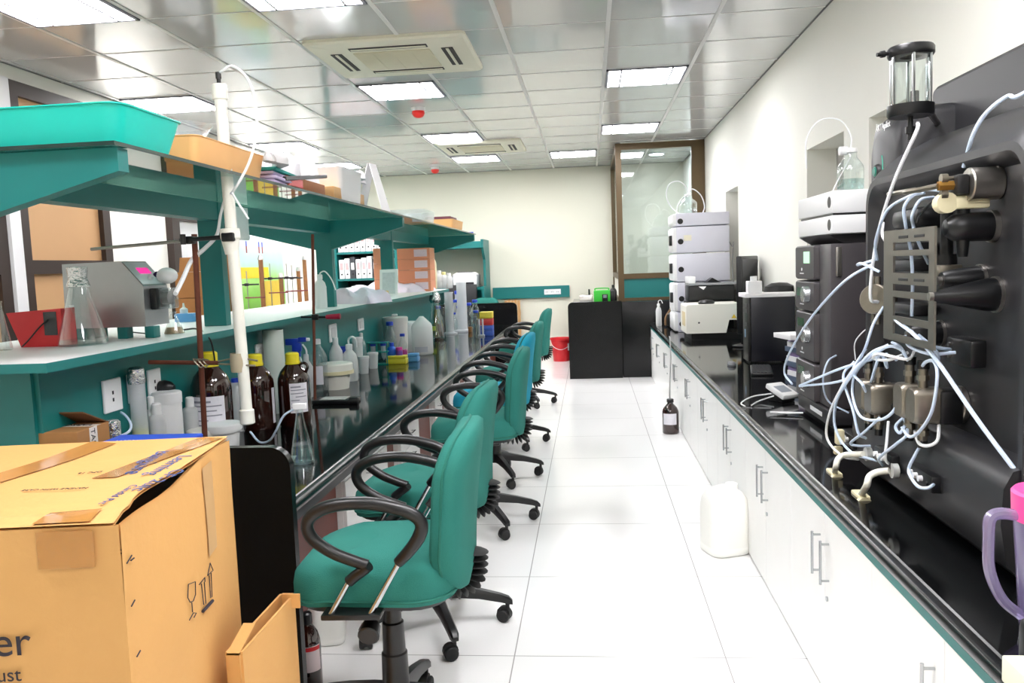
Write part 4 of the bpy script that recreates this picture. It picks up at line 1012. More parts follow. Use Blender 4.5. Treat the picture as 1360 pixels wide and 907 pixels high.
# near rusty stand, its base on the counter behind the cardboard box
st = 3.14
t = thing('retort_stand', 'tall rusty retort stand holding the white PVC pipe with two cross clamps', 'retort stand', (0, 0, 0))
rb_ = ay(271, 592, st); rt_ = ay(258, 311, st)
obj('base', MB().bb(rb_.x-.08, rb_.x+.08, st-.06, st+.1, CT+.001, CT+.02, .004), RUST, t)
rod(Vector((rb_.x+.004, st, CT+.02)), rt_, .011, RUST, t)
a_ = ay(198, 481, st-.02); b_ = ay(290, 482, st-.02)
h1 = rod(a_, b_, .009, RUST, t, 'lower_crossbar')
wr = MB()
for k in range(5):
    p = ay(262+3*k, 480+3*(k % 2), st-.015); wr.tube([p+Vector((-.01, -.012, .012)), p+Vector((.0, -.02, 0)), p+Vector((.012, -.012, -.014)), p+Vector((.004, .02, 0)), p+Vector((-.01, -.012, .012))], .0028, 5, 4)
q0 = ay(290, 480, st-.02); q1 = ay(342, 479, st-.05)
wr.tube([q0, (q0+q1)/2+Vector((0, 0, .012)), q1], .004, 6).tube([q0+Vector((0, 0, -.01)), (q0+q1)/2+Vector((0, -.02, -.012)), q1+Vector((-.01, 0, -.02))], .004, 6)
obj('wire_tie', wr, mat('twisted_wire', '#9a917f', .4, .7, vary=.2), h1)
pm = ay(318, 482, st-.04)
obj('cork_band', MB().lathe([(.03, -.035), (.034, -.035), (.036, 0), (.034, .04), (.03, .04)], pm, 16), mat('masking_band', '#b9ad92', .8), h1)
a_ = ay(121, 331, st-.03); b_ = ay(266, 318, st-.03); c_ = ay(312, 314, st-.05)
h2 = rod(a_, b_, .0065, mat('worn_steel_rod', '#9a948c', .35, .8, vary=.2, scale=60), t, 'upper_crossbar')
bh = ay(252, 319, st-.02)
obj('boss_head', MB().cyl(ay(240, 319, st-.03), c_, .009).box(bh, (.04, .04, .03), .005).cyl(ay(243, 318, st-.05)+Vector((0, 0, .02)), ay(243, 318, st-.05)+Vector((0, 0, -.02)), .011), BLK, h2)
obj('jaw', MB().box(ay(305, 315, st-.06), (.05, .05, .035), .006), BLK, h2)
# PVC pipe
pt = ay(291, 112, st-.045); pb_ = ay(329, 563, st-.045)
PVC = mat('pvc_white', '#f1f0e6', .35, vary=.02)
t = thing('pvc_pipe', 'long leaning white PVC pipe with end caps held by the rusty stand', 'pipe', (0, 0, 0))
d = (pt-pb_).normalized()
obj('pipe', MB().cyl(pb_+d*.03, pt-d*.03, .0225, seg=22), PVC, t)
for p, s in ((pb_, 1), (pt, -1)):
    obj('end_cap', MB().cyl(p, p+d*(.06*s), .029, seg=22, ch=.004), PVC, t)
jp = ay(306, 314, st-.045)
obj('coupling', MB().cyl(jp+d*.03, jp-d*.01, .038, seg=22, ch=.003).cyl(jp-d*.01, jp-d*.07, .036, .025, 22), PVC, t)
obj('nozzle', MB().cyl(pt, pt+d*.035, .008).cyl(pt+d*.02, pt+d*.045, .011), BLK, t)
obj('tubing', MB().tube([pt+d*.04, ay(296, 93, st-.05), ay(310, 88, st-.05), ay(332, 110, st-.07), ay(341, 160, st-.08), ay(333, 210, st-.08), ay(311, 252, st-.08), ay(300, 262, st+.0), ay(293, 285, st), ay(288, 312, st), ay(272, 330, st), ay(255, 345, st), ay(243, 370, st-.1), ay(233, 390, st-.2)], [.0055]*8+[.0075, .009, .009, .009], 8), TUBEW, t)
obj('tubing', MB().tube([ay(308, 256, st-.08), ay(318, 272, st-.08), ay(330, 291, st-.07)], .0045), TUBEW, t)
# ================================================================== CHAIRS
def fabric(name, col):
    m = mat(name, col, .85, vary=.12, scale=7, bump=.25, bscale=350, spec=.2); return m
GREEN = fabric('green_fabric', '#2e776d'); CYAN = fabric('cyan_fabric', '#2091ab')
NYL = mat('black_nylon', '#0e0e10', .34, vary=.08)
SCUFF = mat('green_piping', '#17695c', .8)
def star_ring(r, z, a, hw, hh):
    ca, sa = cos(a), sin(a)
    return [(r*ca-s*sa, r*sa+s*ca, z+u) for s, u in ((-hw, -hh), (hw, -hh), (hw*1.0, hh*.3), (hw*.6, hh), (-hw*.6, hh), (-hw, hh*.3))]
def make_chair(fab, label):
    t = thing('office_chair', label, 'chair', (0, 0, 0))
    # seat cushion
    def outline(s, z):
        pts = rrect(.50, .49, .13, 6)
        return [(a*s*(1+.0)-.02, b*s*(1-.12*max(0, -a)/.25), z-(.02*max(0, -a-.12)/.13)) for a, b in pts]
    rings = [outline(.90, .538), outline(.985, .543), outline(1.0, .565), outline(1.0, .60), outline(.975, .632), outline(.90, .654), outline(.7, .668), outline(.4, .674), outline(.1, .675)]
    seat = obj('seat', MB().loft(rings), fab, t, sharp=60)
    obj('seat_pan', MB().loft([[(a-.02, b, z) for a, b in rrect(w_, d_, .1, 5)] for z, w_, d_ in ((.513, .38, .36), (.523, .44, .43), (.54, .45, .44))]), NYL, t)
    obj('piping', MB().tube([Vector(p)+Vector((0, 0, -.006)) for p in outline(1.0, .565)]+[Vector(outline(1.0, .565)[0])+Vector((0, 0, -.006))], .0045, 6, 1, smooth=False), SCUFF, seat)
    # backrest in the YZ plane, leaning back
    def bring(s, dx, x):
        out = []
        for a, b in rrect(.44, .49, .13, 7):
            zz = b*s; yy = a*s*(1-.10*max(0, -b)/.25)
            curve = .10*(yy/.22)**2*.35
            lean = .10*zz+.05*(zz/.25)**2*.3
            out.append((.235+x-curve+lean+.02*0, yy, .785+zz))
        return out
    back = obj('backrest', MB().loft([bring(.72, 0, -.045), bring(.92, 0, -.04), bring(.985, 0, -.025), bring(1, 0, 0), bring(1, 0, .022), bring(.965, 0, .038), bring(.8, 0, .046), bring(.3, 0, .048)]), fab, t, sharp=60)
    pr = bring(1.004, 0, -.004)
    obj('piping', MB().tube([Vector(p) for p in pr]+[Vector(pr[0])], .0045, 6, 1, smooth=False), SCUFF, back)
    # bellows linking seat and backrest
    path = catmull([(.12, 0, .518), (.21, 0, .508), (.262, 0, .543), (.272, 0, .62)], 8)
    rr = [.034+.009*(k % 2) for k in range(len(path))]
    mb = MB(); vs = []
    mb.tube(path, [.03+.012*(k % 2) for k in range(2*len(path))], 12, 1, smooth=False)
    bl = MB()
    for k in range(13):
        q = k/12*(len(path)-1); i = min(int(q), len(path)-2); p = path[i].lerp(path[i+1], q-i); d = path[i+1]-path[i]
        bl.lathe([(0, -.006), (.03, -.006), (.042, 0), (.03, .006), (0, .006)], p, 14, d)
    obj('bellows', bl, BLKM, t, sharp=60)
    obj('mechanism', MB().bb(-.1, .12, -.08, .08, .478, .515, .01), NYL, t)
    obj('tilt_knob', MB().cyl((-.02, -.08, .485), (-.02, -.19, .465), .006).cyl((-.02, -.19, .47), (-.02, -.235, .455), .028, .032, 14, .004), NYL, t)
    # column with telescopic cover
    obj('column', MB().lathe([(0, .478), (.022, .478), (.026, .474), (.028, .40), (.034, .395), (.036, .30), (.041, .295), (.043, .175), (.05, .165), (.052, .12), (0, .12)], (0, 0, 0), 22), NYL, t)
    for k in range(5):
        a = radians(11.3+72*k)
        leg = MB().loft([star_ring(.03, .155, a, .03, .03), star_ring(.10, .15, a, .026, .024), star_ring(.20, .132, a, .021, .019), star_ring(.29, .108, a, .019, .016), star_ring(.325, .095, a, .018, .014), star_ring(.34, .085, a, .012, .008)])
        l_ = obj('leg', leg, NYL, t)
        ca, sa = cos(a), sin(a); c = Vector((.318*ca, .318*sa, 0))
        b = a+1.1+.5*k; d = Vector((cos(b), sin(b), 0))
        off = Vector((-sin(b), cos(b), 0))*.016
        cs = MB()
        for s in (-1, 1): cs.cyl(c+off+d*(s*.006)+Vector((0, 0, .028)), c+off+d*(s*.026)+Vector((0, 0, .028)), .028, seg=18, ch=.004)
        cs.cyl(c+off+d*-.012+Vector((0, 0, .036)), c+off+d*.012+Vector((0, 0, .036)), .03, seg=14)
        cs.cyl(c+Vector((0, 0, .05)), c+Vector((0, 0, .098)), .009, seg=10)
        obj('caster', cs, BLKM, l_)
    for s in (-1, 1):
        y = s*.275; D = Vector((0, 0, -.04))
        A = [(.085, y-s*.012, .725), (.12, y, .762), (.148, y, .80), (.158, y, .835), (.14, y, .862), (.09, y, .883), (.0, y, .90), (-.09, y, .895), (-.145, y, .872), (-.165, y, .84), (-.15, y, .80), (-.10, y, .762), (-.045, y, .738), (.0, y, .722)]
        B = [(.002, y, .722), (-.012, y-s*.004, .708), (-.04, y-s*.008, .688), (-.058, y-s*.012, .672)]
        arm = obj('armrest', MB().tube([Vector(p)+D for p in A], [.016, .0175, .019, .019, .019, .019, .019, .019, .0185, .018, .0175, .017, .0165, .016], 10, 6).tube([Vector(p)+D for p in B], [.0175, .0165, .0165, .0165], 10, 4, smooth=False), NYL, t, sharp=60)
        obj('chrome_support', MB().cyl((.09, y-s*.01, .69), (.0, y-s*.008, .54), .0085, seg=12), CHROME, arm)
        obj('chrome_support', MB().cyl((-.055, y-s*.012, .638), (-.115, y-s*.008, .538), .0085, seg=12), CHROME, arm)
        obj('mount', MB().bb(-.14, .03, min(y+s*.01, y-s*.10), max(y+s*.01, y-s*.10), .526, .542, .004), NYL, arm)
    return t
CH = [(-.65, 2.43, 2, 'green fabric office chair nearest the camera, beside the big cardboard box'),
      (-.70, 3.26, -3, 'green fabric office chair second from the camera, tucked behind the nearest one'),
      (-.66, 4.62, 2, 'green fabric office chair third from the camera, standing clear in the middle'),
      (-.70, 6.75, 1, 'green fabric office chair just beyond the blue one'),
      (-.72, 8.7, -2, 'green fabric office chair far end of the row, before the red bucket'),
      (-1.62, 12.0, 80, 'green office chair mostly hidden at the far desk behind the yellow rack')]
c0 = make_chair(GREEN, CH[0][3]); c0.location = (CH[0][0], CH[0][1], 0); c0.rotation_euler.z = radians(CH[0][2])
for x, y, a, lab in CH[1:]: dup(c0, (x, y, 0), radians(a), lab)
c1 = make_chair(CYAN, 'blue fabric office chair standing between the green ones'); c1.location = (-.70, 5.65, 0); c1.rotation_euler.z = radians(-2)
for o in list(C.objects):
    if o.name.startswith('office_chair'): o['group'] = 'office chairs along the left bench'
# ================================================================== LEDGE
def ledge_at(px, py): return az(px, py, LZ)
P, R, H = on_lz(111, 460, 62, 104)
t = vessel('erlenmeyer_flask', 'large conical flask with foil-wrapped neck and a little clear liquid on the ledge', 'flask', P, R, H, ERL, GL, None, None, (.08, WATER))
obj('foil_cover', MB().lathe([(.47*R, .76*H), (.42*R, .82*H), (.36*R, .86*H), (.40*R, .94*H), (.41*R, 1.01*H), (.38*R, 1.015*H), (0, 1.005*H)], seg=13), FOIL, t)
obj('white_marking', MB().bb(-.012, .008, -R*.55, -R*.54, .5*H, .53*H), PAPER, t)
P, R, H = on_lz(4, 466, 24, 66)
vessel('erlenmeyer_flask', 'clear conical flask cut off by the left edge of the photo', 'flask', P, R, H, ERL, GL)
# red holder
g = ledge_at(46, 461); k = mpp(g)
t = thing('red_holder', 'red plastic trapezoid holder standing between the two conical flasks', 'holder', (g.x, g.y, LZ+.0005))
w = 82*k
obj('body', MB().prism([(-.23*w, 0), (.5*w, 0), (.5*w, 50*k), (-.44*w, 46*k)], 0, .09, 'xz'), REDP, t)
obj('socket_opening', MB().bb(.2*w, .42*w, -.002, .0, 15*k, 46*k), DGREY, t)
obj('cord', MB().tube([(-.18*w, -.012, .004), (-.05*w, -.014, .03), (.15*w, -.012, .08), (.3*w, -.01, .11)], .003), BLK, t)
# grey stainless pump
gx0 = az(88, 437, LZ); 
t = thing('peristaltic_pump', 'grey steel peristaltic pump with slanted control panel on teal blocks on the ledge', 'pump', (0, 0, 0))
yb = 3.36
def PY(px, py, y=None): return ay(px, py, yb if y is None else y)
SH = mat('grey_sheet_steel', '#a9abad', .32, .75, vary=.05, scale=20)
prof = [(82, 351), (160, 347), (190, 380), (194, 437), (88, 437)]
poly = [(PY(*p).x, PY(*p).z) for p in prof]
dp = .20
b_ = MB()
z0 = poly[4][1]-.0
poly = [(poly[0][0], poly[0][1]), (poly[1][0]-.0, poly[1][1]), (poly[2][0], poly[2][1]), (poly[3][0], z0), (poly[4][0], z0)]
b_.prism(poly, yb, yb+dp, 'xz')
obj('housing', b_, SH, t)
# slanted face panel with display and knobs
p1 = Vector((poly[1][0], 0, poly[1][1])); p2 = Vector((poly[2][0], 0, poly[2][1])); s_ = (p2-p1); n_ = Vector((-s_.z, 0, s_.x)).normalized()*-1
if n_.z < 0: n_ = -n_
def onp(u, v, h=.001): q = p1+s_*u+n_*h; return Vector((q.x, yb+dp*v, q.z))
obj('panel_sheet', MB().add([onp(.06, .04), onp(.94, .04), onp(.94, .96), onp(.06, .96), onp(.06, .04, .003), onp(.94, .04, .003), onp(.94, .96, .003), onp(.06, .96, .003)], [(0, 1, 2, 3), (4, 5, 6, 7), (0, 1, 5, 4), (1, 2, 6, 5), (2, 3, 7, 6), (3, 0, 4, 7)]), mat('white_panel', '#eef0f3', .4), t)
obj('display', MB().add([onp(.30, .3, .003), onp(.52, .3, .003), onp(.52, .75, .003), onp(.30, .75, .003), onp(.30, .3, .006), onp(.52, .3, .006), onp(.52, .75, .006), onp(.30, .75, .006)], [(0, 1, 2, 3), (4, 5, 6, 7), (0, 1, 5, 4), (1, 2, 6, 5), (2, 3, 7, 6), (3, 0, 4, 7)]), mat('magenta_display', '#d12a86', .3, emit=.5), t)
for u, v in ((.72, .5), (.62, .82), (.8, .85)): obj('knob', MB().cyl(onp(u, v, .003), onp(u, v, .022), .012, .010, 14, .002), PWHITE if v < .6 else mat('navy_knob', '#20204a', .4), t)
fz = poly[2][1]; fx = poly[2][0]
hd = obj('pump_head', MB().bb(fx+.002, fx+.035, yb+.04, yb+.15, z0+.07, z0+.165, .006), BLK, t)
obj('clear_cover', MB().bb(fx+.035, fx+.085, yb+.05, yb+.14, z0+.072, z0+.163, .006), CLEARP, hd); obj('rollers', MB().cyl((fx+.035, yb+.095, z0+.12), (fx+.07, yb+.095, z0+.12), .03, seg=16), DGREY, hd)
for px in (182, 211):
    q = az(px, 447, LZ)
    obj('foot_block', MB().bb(q.x-.02, q.x+.022, yb+.005, yb+.06, LZ+.0005, z0, .003), TEAL, t)
for xx in (poly[4][0]+.03,): obj('foot_block', MB().bb(xx, xx+.05, yb+.02, yb+.18, LZ+.0005, z0, .003), TEAL, t)
obj('cable', MB().tube([PY(158, 438, yb+.12), PY(175, 441, yb+.1), PY(205, 444, yb+.05)], .003), BLK, t)
g = ay(222, 366, yb+.1)
wb = MB().sph((0, 0, 0), .045, 14, 8, .8)
obj('wad', wb, PAPER, t, loc=(g.x-.0, yb+.1, g.z-.0))
P, R, H = on_lz(232, 444, 26, 30)
vessel('erlenmeyer_flask', 'small conical flask with beige residue at the right foot of the grey pump', 'flask', P, R, H, ERL, GL, None, None, (.3, mat('beige_liquid', '#b79a78', .3)))
g = az(246, 428, LZ)
t = thing('black_power_cable', 'black power cable draped over the ledge edge down to the counter', 'cable', (0, 0, 0))
obj('cable', MB().tube([az(243, 438, LZ+.005), az(262, 437, LZ+.005), ax(278, 449, LX+.008), ax(284, 470, LX+.012), ax(289, 500, LX-.03), ay(303, 520, 4.0), ay(310, 545, 4.0)], .004), BLK, t)
# white wash bottle, cloths, frames on the ledge
P, R, H = on_lz(427, 410, 16, 48)
t = vessel('wash_bottle', 'white wash bottle with long bent spout standing on the ledge', 'wash bottle', P, R, H, [(0, 0), (.9, 0), (1, .04), (1, .6), (.8, .72), (.4, .8), (.4, .85), (0, .85)], MILKD, (.46, .82, .95, PWHITE))
obj('spout', MB().tube([(0, 0, .93*H), (.01, 0, 1.0*H), (R*1.0, 0, 1.02*H), (R*2.0, 0, .8*H), (R*2.6, 0, .5*H)], R*.11), PWHITE, t)
def cloth(px0, px1, py, hpx, d, label, m=PAPER, name='folded_cloth', cat='cloth', z=LZ, seed=1):
    a = az(px0, py, z); b = az(px1, py, z); k = mpp((a+b)/2); h = hpx*k; rnd = random.Random(seed)
    w = (b-a).length; ph = [rnd.uniform(0, 6) for _ in range(6)]
    def fn(u, v):
        e = min(u, 1-u, v, 1-v)*6; e = min(1, e)**.45
        zz = h*e*(.66+.16*sin(7*u+ph[0])*cos(5*v+ph[1])+.13*sin(13*u+9*v+ph[2])+.09*abs(sin(21*u-11*v+ph[5])))
        return ((u-.5)*w+.02*sin(7*v+ph[3]), (v-.5)*d+.02*sin(6*u+ph[4]), max(zz, .0))
    mb = MB().grid(fn, 28, 16); n0 = len(mb.v)
    mb.grid(lambda u, v: (fn(u, v)[0], fn(u, v)[1], 0), 28, 16)
    c = (a+b)/2
    return one(name, mb, m, label, cat, (c.x, c.y+d/2, z+.001), None, math.atan2(b.y-a.y, b.x-a.x)*.6)
LIL = mat('lilac_cloth', '#e6dfee', .85, vary=.04)
cloth(433, 492, 404, 22, .35, 'crumpled white lab cloth lying on the ledge near the white wash bottle', LIL, seed=2)
cloth(482, 545, 389, 16, .5, 'long white cloth bundle on the ledge in front of the small photo frame', LIL, seed=5)
g = az(444, 402, LZ); one('paper_pad', MB().bb(-.15, .1, -.1, .1, 0, .012, .002), mat('violet_pad', '#9a84b8', .6), 'thin violet paper pad under the edge of the crumpled cloth on the ledge', 'paper pad', (g.x, g.y-.02, LZ+.0005), None, .3)
g = ay(516, 388, 7.4)
t = thing('photo_frame', 'small tilted white photo frame standing on the ledge among cloths', 'frame', (g.x, g.y, LZ))
M_ = Matrix.Rotation(-.2, 4, 'X')
obj('frame', MB().box((0, 0, .14), (.17, .012, .26), .003, 1, M_), PWHITE, t); obj('picture', MB().box((0, -.007, .14), (.12, .004, .2), 0, 1, M_), mat('grey_picture', '#c7ccd0', .6, vary=.2, scale=40), t)
g = az(504, 398, LZ)
t = thing('card_box', 'small printed box with orange discs on the ledge edge', 'box', (g.x, g.y+.02, LZ+.0005), .3)
obj('box', MB().bb(-.1, .08, 0, .1, 0, .075, .002), mat('tan_card', '#d9b98a', .6), t)
for k in range(8): obj('orange_disc', MB().cyl((-.075+.042*(k % 4), -.0005, .02+.03*(k//4)), (-.075+.042*(k % 4), -.003, .02+.03*(k//4)), .014, seg=12), mat('orange_disc', '#e08a1e', .5), t)
g = az(530, 388, LZ); one('booklet', MB().bb(-.14, .12, -.06, .06, 0, .025, .002), mat('maroon_book', '#6d3a48', .6), 'dark red booklet on the ledge under the long cloth bundle', 'book', (g.x, g.y+.0, LZ+.0005), None, .35)
SAL = mat('salmon_box', '#e89a76', .6, vary=.05)
def stack(px0, px1, pyb, pyt, n, label_fn, d, z=LZ, name='salmon_box', m=SAL, at=None):
    a = az(px0, pyb, z) if at is None else ay(px0, pyb, at); b = az(px1, pyb, z) if at is None else ay(px1, pyb, at); h = (ay(px0, pyt, a.y).z-z)/n; w = (b-a).length*.95
    for i in range(n):
        t = thing(name, label_fn(i), 'box', ((a.x+b.x)/2, a.y+d/2, z+i*h+.0005))
        obj('carton', MB().bb(-w/2, w/2, -d/2, d/2, 0, h-.002, .003, 1), m, t)
        obj('white_label', MB().bb(w*.02, w*.42, -d/2-.001, -d/2, h*.2, h*.85), mat('lilac_label', '#e3d3dc', .6, vary=.1, scale=60), t)
ORD = ['lowest', 'second from the bottom', 'third from the bottom', 'topmost']
stack(535, 561, 388, 330, 4, lambda i: 'salmon pink carton, %s of the tall stack right of the column' % ORD[i], .3)
for k_, (a, b) in enumerate(((497, 518),)):
    stack(a, b, 379, 330, 3, lambda i: 'salmon pink carton, %s in the stack left of the rack column' % ('lowest', 'middle', 'topmost')[i], .25, LZ, at=8.5)
P, R, H = on_lz(573, 384, 16, 52); vessel('sauce_jar', 'pale jar with dark red lid and yellow label on the ledge by the far column', 'jar', P, R, H, PB, CREAM, (.5, .86, 1.0, mat('dark_red_lid', '#6d1f2c', .4)), (.2, .55, mat('gold_label', '#c9a53c', .6), -2.4, -.7))
for px, w, h, cm, lab in ((565, 11, 30, PURP, 'small ledge bottle with purple cap right of the salmon cartons'), (577, 11, 29, BLUECAP, 'small ledge bottle with blue cap, fourth from the salmon cartons'), (584, 10, 24, PWHITE, 'white capped ledge bottle with red mark'), (590, 10, 22, mat('pale_yellow_cap', '#e3dc9a', .5), 'ledge bottle with pale yellow cap'), (597, 9, 20, PWHITE, 'last small white ledge bottle before the far end, with blue base')):
    P, R, H = on_lz(px, 384-(px-565)*.04, w, h); vessel('reagent_jar', lab, 'bottle', P, R, H, PB, MILKD, (.55, .82, 1.0, cm))
g = az(569, 386, LZ); one('brown_carton', MB().bb(-.06, .06, 0, .1, 0, .14, .002), CARDD, 'small brown carton on the ledge in front of the capped bottles', 'box', (g.x, g.y-.04, LZ+.0005))
# ================================================================== ITEMS ON THE TOP GLASS SHELF
def basin(px0, px1, pyb, pyt, d, m, name, label, flare=.06, rim=.012):
    a = az(px0, pyb, SZ); b = az(px1, pyb+0, SZ)
    return a, b
BASIN = mat('turquoise_basin', '#19c3b4', .35, vary=.03)
def bin_(name, label, cat, cx, cy, w, d, h, m, r=.04, flare=.03, rz=0., z=SZ):
    t = thing(name, label, cat, (cx, cy, z+.0005), rz)
    rg = lambda zz, e: [(p, q, zz) for p, q in rrect(w-2*flare+2*e, d-2*flare+2*e, r, 5)]
    rings = [rg(0, 0), rg(h*.96, flare*.85), rg(h*.97, flare), rg(h, flare), rg(h, flare*.8), rg(.008, -.006)]
    obj('body', MB().loft(rings), m, t, sharp=50); return t
q0 = ax(237, 207, SX-.0); 
a = az(152, 190, SZ); b = az(222, 207, SZ)
tb = bin_('plastic_basin', 'big turquoise plastic basin on the near end of the glass shelf', 'basin', SX-.31, 2.46, .64, .40, .115, BASIN, .05, .035)
wl = MB(); 
for k in range(3): wl.sph((-.1+.16*k, .1-.03*k, .11), .045, 12, 6, .6)
obj('white_contents', wl, PAPER, tb)
ORG = mat('orange_tray', '#f0b878', .5, vary=.04)
o = bin_('plastic_tray', 'pale orange plastic tray full of odds and ends on the glass shelf', 'tray', SX-.22, 3.10, .40, .62, .105, ORG, .03, .02)
one('clear_plastic_bowl', MB().lathe([(0, 0), (.08, .02), (.12, .07), (.125, .075), (.115, .07), (.075, .024), (0, .008)], seg=22), CLEARP, 'clear upturned plastic bowl poking out of the pale orange tray', 'bowl', (SX-.2, 3.02, SZ+.105))
one('paper_heap', MB().grid(lambda u, v: ((u-.5)*.3, (v-.5)*.3, .05*sin(3*u)*sin(3*v)+.015*sin(11*u+5*v)), 12, 12), PAPER, 'white crumpled paper on top of the pale orange tray', 'paper', (SX-.22, 2.95, SZ+.09))
CLO = mat('purple_sheet', '#cdbfe0', .8, vary=.1, scale=20)
t = thing('folded_sheets', 'pile of folded purple and teal sheets beside the pale orange tray', 'sheets', (SX-.17, 3.66, SZ+.0005), .1)
for k in range(4): obj('sheet', MB().bb(-.15+.01*k, .14+.01*(k % 2), -.22, .22-.02*k, .018*k, .018*k+.016, .007), CLO if k < 3 else mat('teal_cloth', '#2f9a92', .8), t)
cloth(345, 362, 214, 16, .25, 'grey and white bundle resting on the folded sheets', mat('grey_bundle', '#d9d6d6', .85), 'cloth_bundle', 'cloth', SZ+.075, 3)
cloth(384, 456, 248, 46, .30, 'big heap of white bags behind the black folder on the glass shelf', mat('white_bag', '#f1eef4', .7), 'white_bag', 'bag', SZ, 8)
_b = [o for o in C.objects if o.name.startswith('white_bag')][-1]; _b.scale.z = 1.75; _b.location = (SX-.27, az(405, 249, SZ).y+.62, SZ+.001); _b.rotation_euler.z = pi/2
g = az(405, 249, SZ)
t = thing('document_folder', 'black folder lying over a red and brown box on the glass shelf', 'folder', (SX-.14, g.y+.25, SZ))
obj('box', MB().bb(.0, .11, -.3, .25, .0005, .06, .003), mat('brown_box', '#a5673c', .7), t); obj('cover', MB().box((.05, -.05, .075), (.16, .6, .02), .004, 1, Matrix.Rotation(.12, 4, 'X')), mat('black_folder', '#262428', .4), t)
obj('red_part', MB().bb(.111, .116, -.28, -.1, .012, .05), REDP, t)
one('wooden_box', MB().bb(-.09, .09, -.3, .3, 0, .07, .003), mat('light_wood_box', '#d0a46c', .6), 'light wooden box on the glass shelf between black folder and white bin', 'box', (SX-.12, g.y+.95, SZ+.0005))
bx = ax(455, 266, SX-.02)
bin_('white_bin', 'white plastic bin filled with white bags on the glass shelf', 'bin', SX-.15, bx.y+.2, .28, .42, .19, PWHITE, .03, .015)
cloth(440, 472, 238, 14, .35, 'white bag folded over the top of the white bin', mat('white_bag', '#f1eef4', .7), 'white_bag', 'bag', SZ+.19, 4)
g = ax(516, 281, SX-.02)
t = thing('tent_card', 'tall folded white tent card standing on the glass shelf', 'card', (SX-.12, g.y, SZ+.0005), 1.35)
obj('leaf', MB().add([(-.07, -.1, 0), (.05, -.1, 0), (.05, -.008, .33), (-.05, -.008, .33), (-.07, -.096, 0), (.05, -.096, 0), (.05, -.004, .33), (-.05, -.004, .33)], [(0, 1, 2, 3), (4, 5, 6, 7), (0, 1, 5, 4), (1, 2, 6, 5), (2, 3, 7, 6), (3, 0, 4, 7)]), PAPER, t)
obj('leaf', MB().add([(-.07, .1, 0), (.05, .1, 0), (.05, .008, .33), (-.05, .008, .33), (-.07, .096, 0), (.05, .096, 0), (.05, .004, .33), (-.05, .004, .33)], [(0, 1, 2, 3), (4, 5, 6, 7), (0, 1, 5, 4), (1, 2, 6, 5), (2, 3, 7, 6), (3, 0, 4, 7)]), PAPER, t)
obj('printed_patch', MB().bb(.0505, .0515, -.075, -.03, .03, .1), mat('grey_print', '#8c93a8', .6), t)
g = ax(562, 296, SX-.03)
bin_('clear_box', 'clear plastic box on the far part of the glass shelf', 'box', SX-.16, g.y+.2, .3, .5, .1, CLEARP, .02, .01)
g = ax(612, 306, SX-.03)
bin_('plastic_tray', 'far pale orange tray with a dark red book on the glass shelf', 'tray', SX-.2, g.y-.2, .36, .7, .1, ORG, .03, .015)
one('book', MB().bb(-.13, .13, -.2, .2, 0, .035, .003), mat('maroon_book', '#6d3a48', .6), 'dark red book lying across the far orange tray', 'book', (SX-.2, g.y-.2, SZ+.102))
one('marker', MB().cyl((0, 0, .012), (.12, .03, .012), .012, seg=10), BLUECAP, 'blue cap lying at the far end of the glass shelf', 'cap', (SX-.14, 9.6, SZ))
# ================================================================== FAR LEFT WALL BENCH: stands and columns, boxes
ZB = 1.03
def wb(px, py): return az(px, py, ZB)
def stand(px, top, y, lab, r=.006):
    q = ay(px, top, y); t = thing('retort_stand', lab, 'retort stand', (q.x, y, ZB))
    obj('rod', MB().cyl((0, 0, .015), (0, 0, q.z-ZB), r, seg=8), STEEL, t); obj('base', MB().bb(-.06, .06, -.09, .09, .0005, .015, .003), BLK, t)
    return t, q
for px, top, y, lab in ((327, 360, 8.5, 'steel retort stand left of the first glass burette by the poster'), (358, 350, 8.9, 'steel retort stand in front of the yellow part of the poster'), (380, 350, 9.4, 'steel retort stand right of the poster'), (387, 352, 9.9, 'steel retort stand next to the brown glass columns')):
    t, q = stand(px, top, y, lab)
    obj('clamp', MB().cyl((-.1, -.02, (q.z-ZB)*.72), (.14, -.02, (q.z-ZB)*.72), .008, seg=8).box((0, -.01, (q.z-ZB)*.72), (.04, .04, .03), .004), BLK, t)
    obj('clamp', MB().cyl((-.02, -.02, (q.z-ZB)*.45), (.2, -.02, (q.z-ZB)*.45), .007, seg=8), mat('dark_red_clamp', '#7a2f33', .5), t)
COLB = mat('brown_column_packing', '#9a6a42', .4, vary=.2, scale=30)
for px, top, y, lab in ((346, 345, 8.7, 'tall burette with brown packing in front of the poster'), (373, 368, 9.5, 'short brown glass column with black fittings'), (396, 360, 10.1, 'left one of two brown packed glass columns with steel tops'), (404, 345, 10.15, 'right one of two brown packed glass columns with curved tubing')):
    q = ay(px, top, y)
    t = thing('packed_glass_tube', lab, 'glass column', (q.x, y, ZB)); h = q.z-ZB
    obj('tube', MB().cyl((0, 0, .06), (0, 0, h), .026, seg=14), COLB, t); obj('fitting', MB().cyl((0, 0, h), (0, 0, h+.05), .035, .02, 14).cyl((0, 0, .0005), (0, 0, .06), .034, seg=14), STEEL, t)
    if px == 404: obj('tubing', MB().tube([(0, 0, h+.04), (.02, 0, h+.14), (.09, 0, h+.12), (.1, 0, h-.05), (.06, 0, h-.3)], .008), TUBEW, t)
for k in range(7):
    q = ay(368+4*k, 401, 9.6); vessel('small_jar', 'small dark jar at the foot of the far glass columns', 'jar', (q.x, 9.6+.05*(k % 3), ZB+.0005), .035, .10, JAR, mat('dark_jar', '#4a3c44', .3), (1, .8, 1, BLUECAP), group='jars at the foot of the far columns')
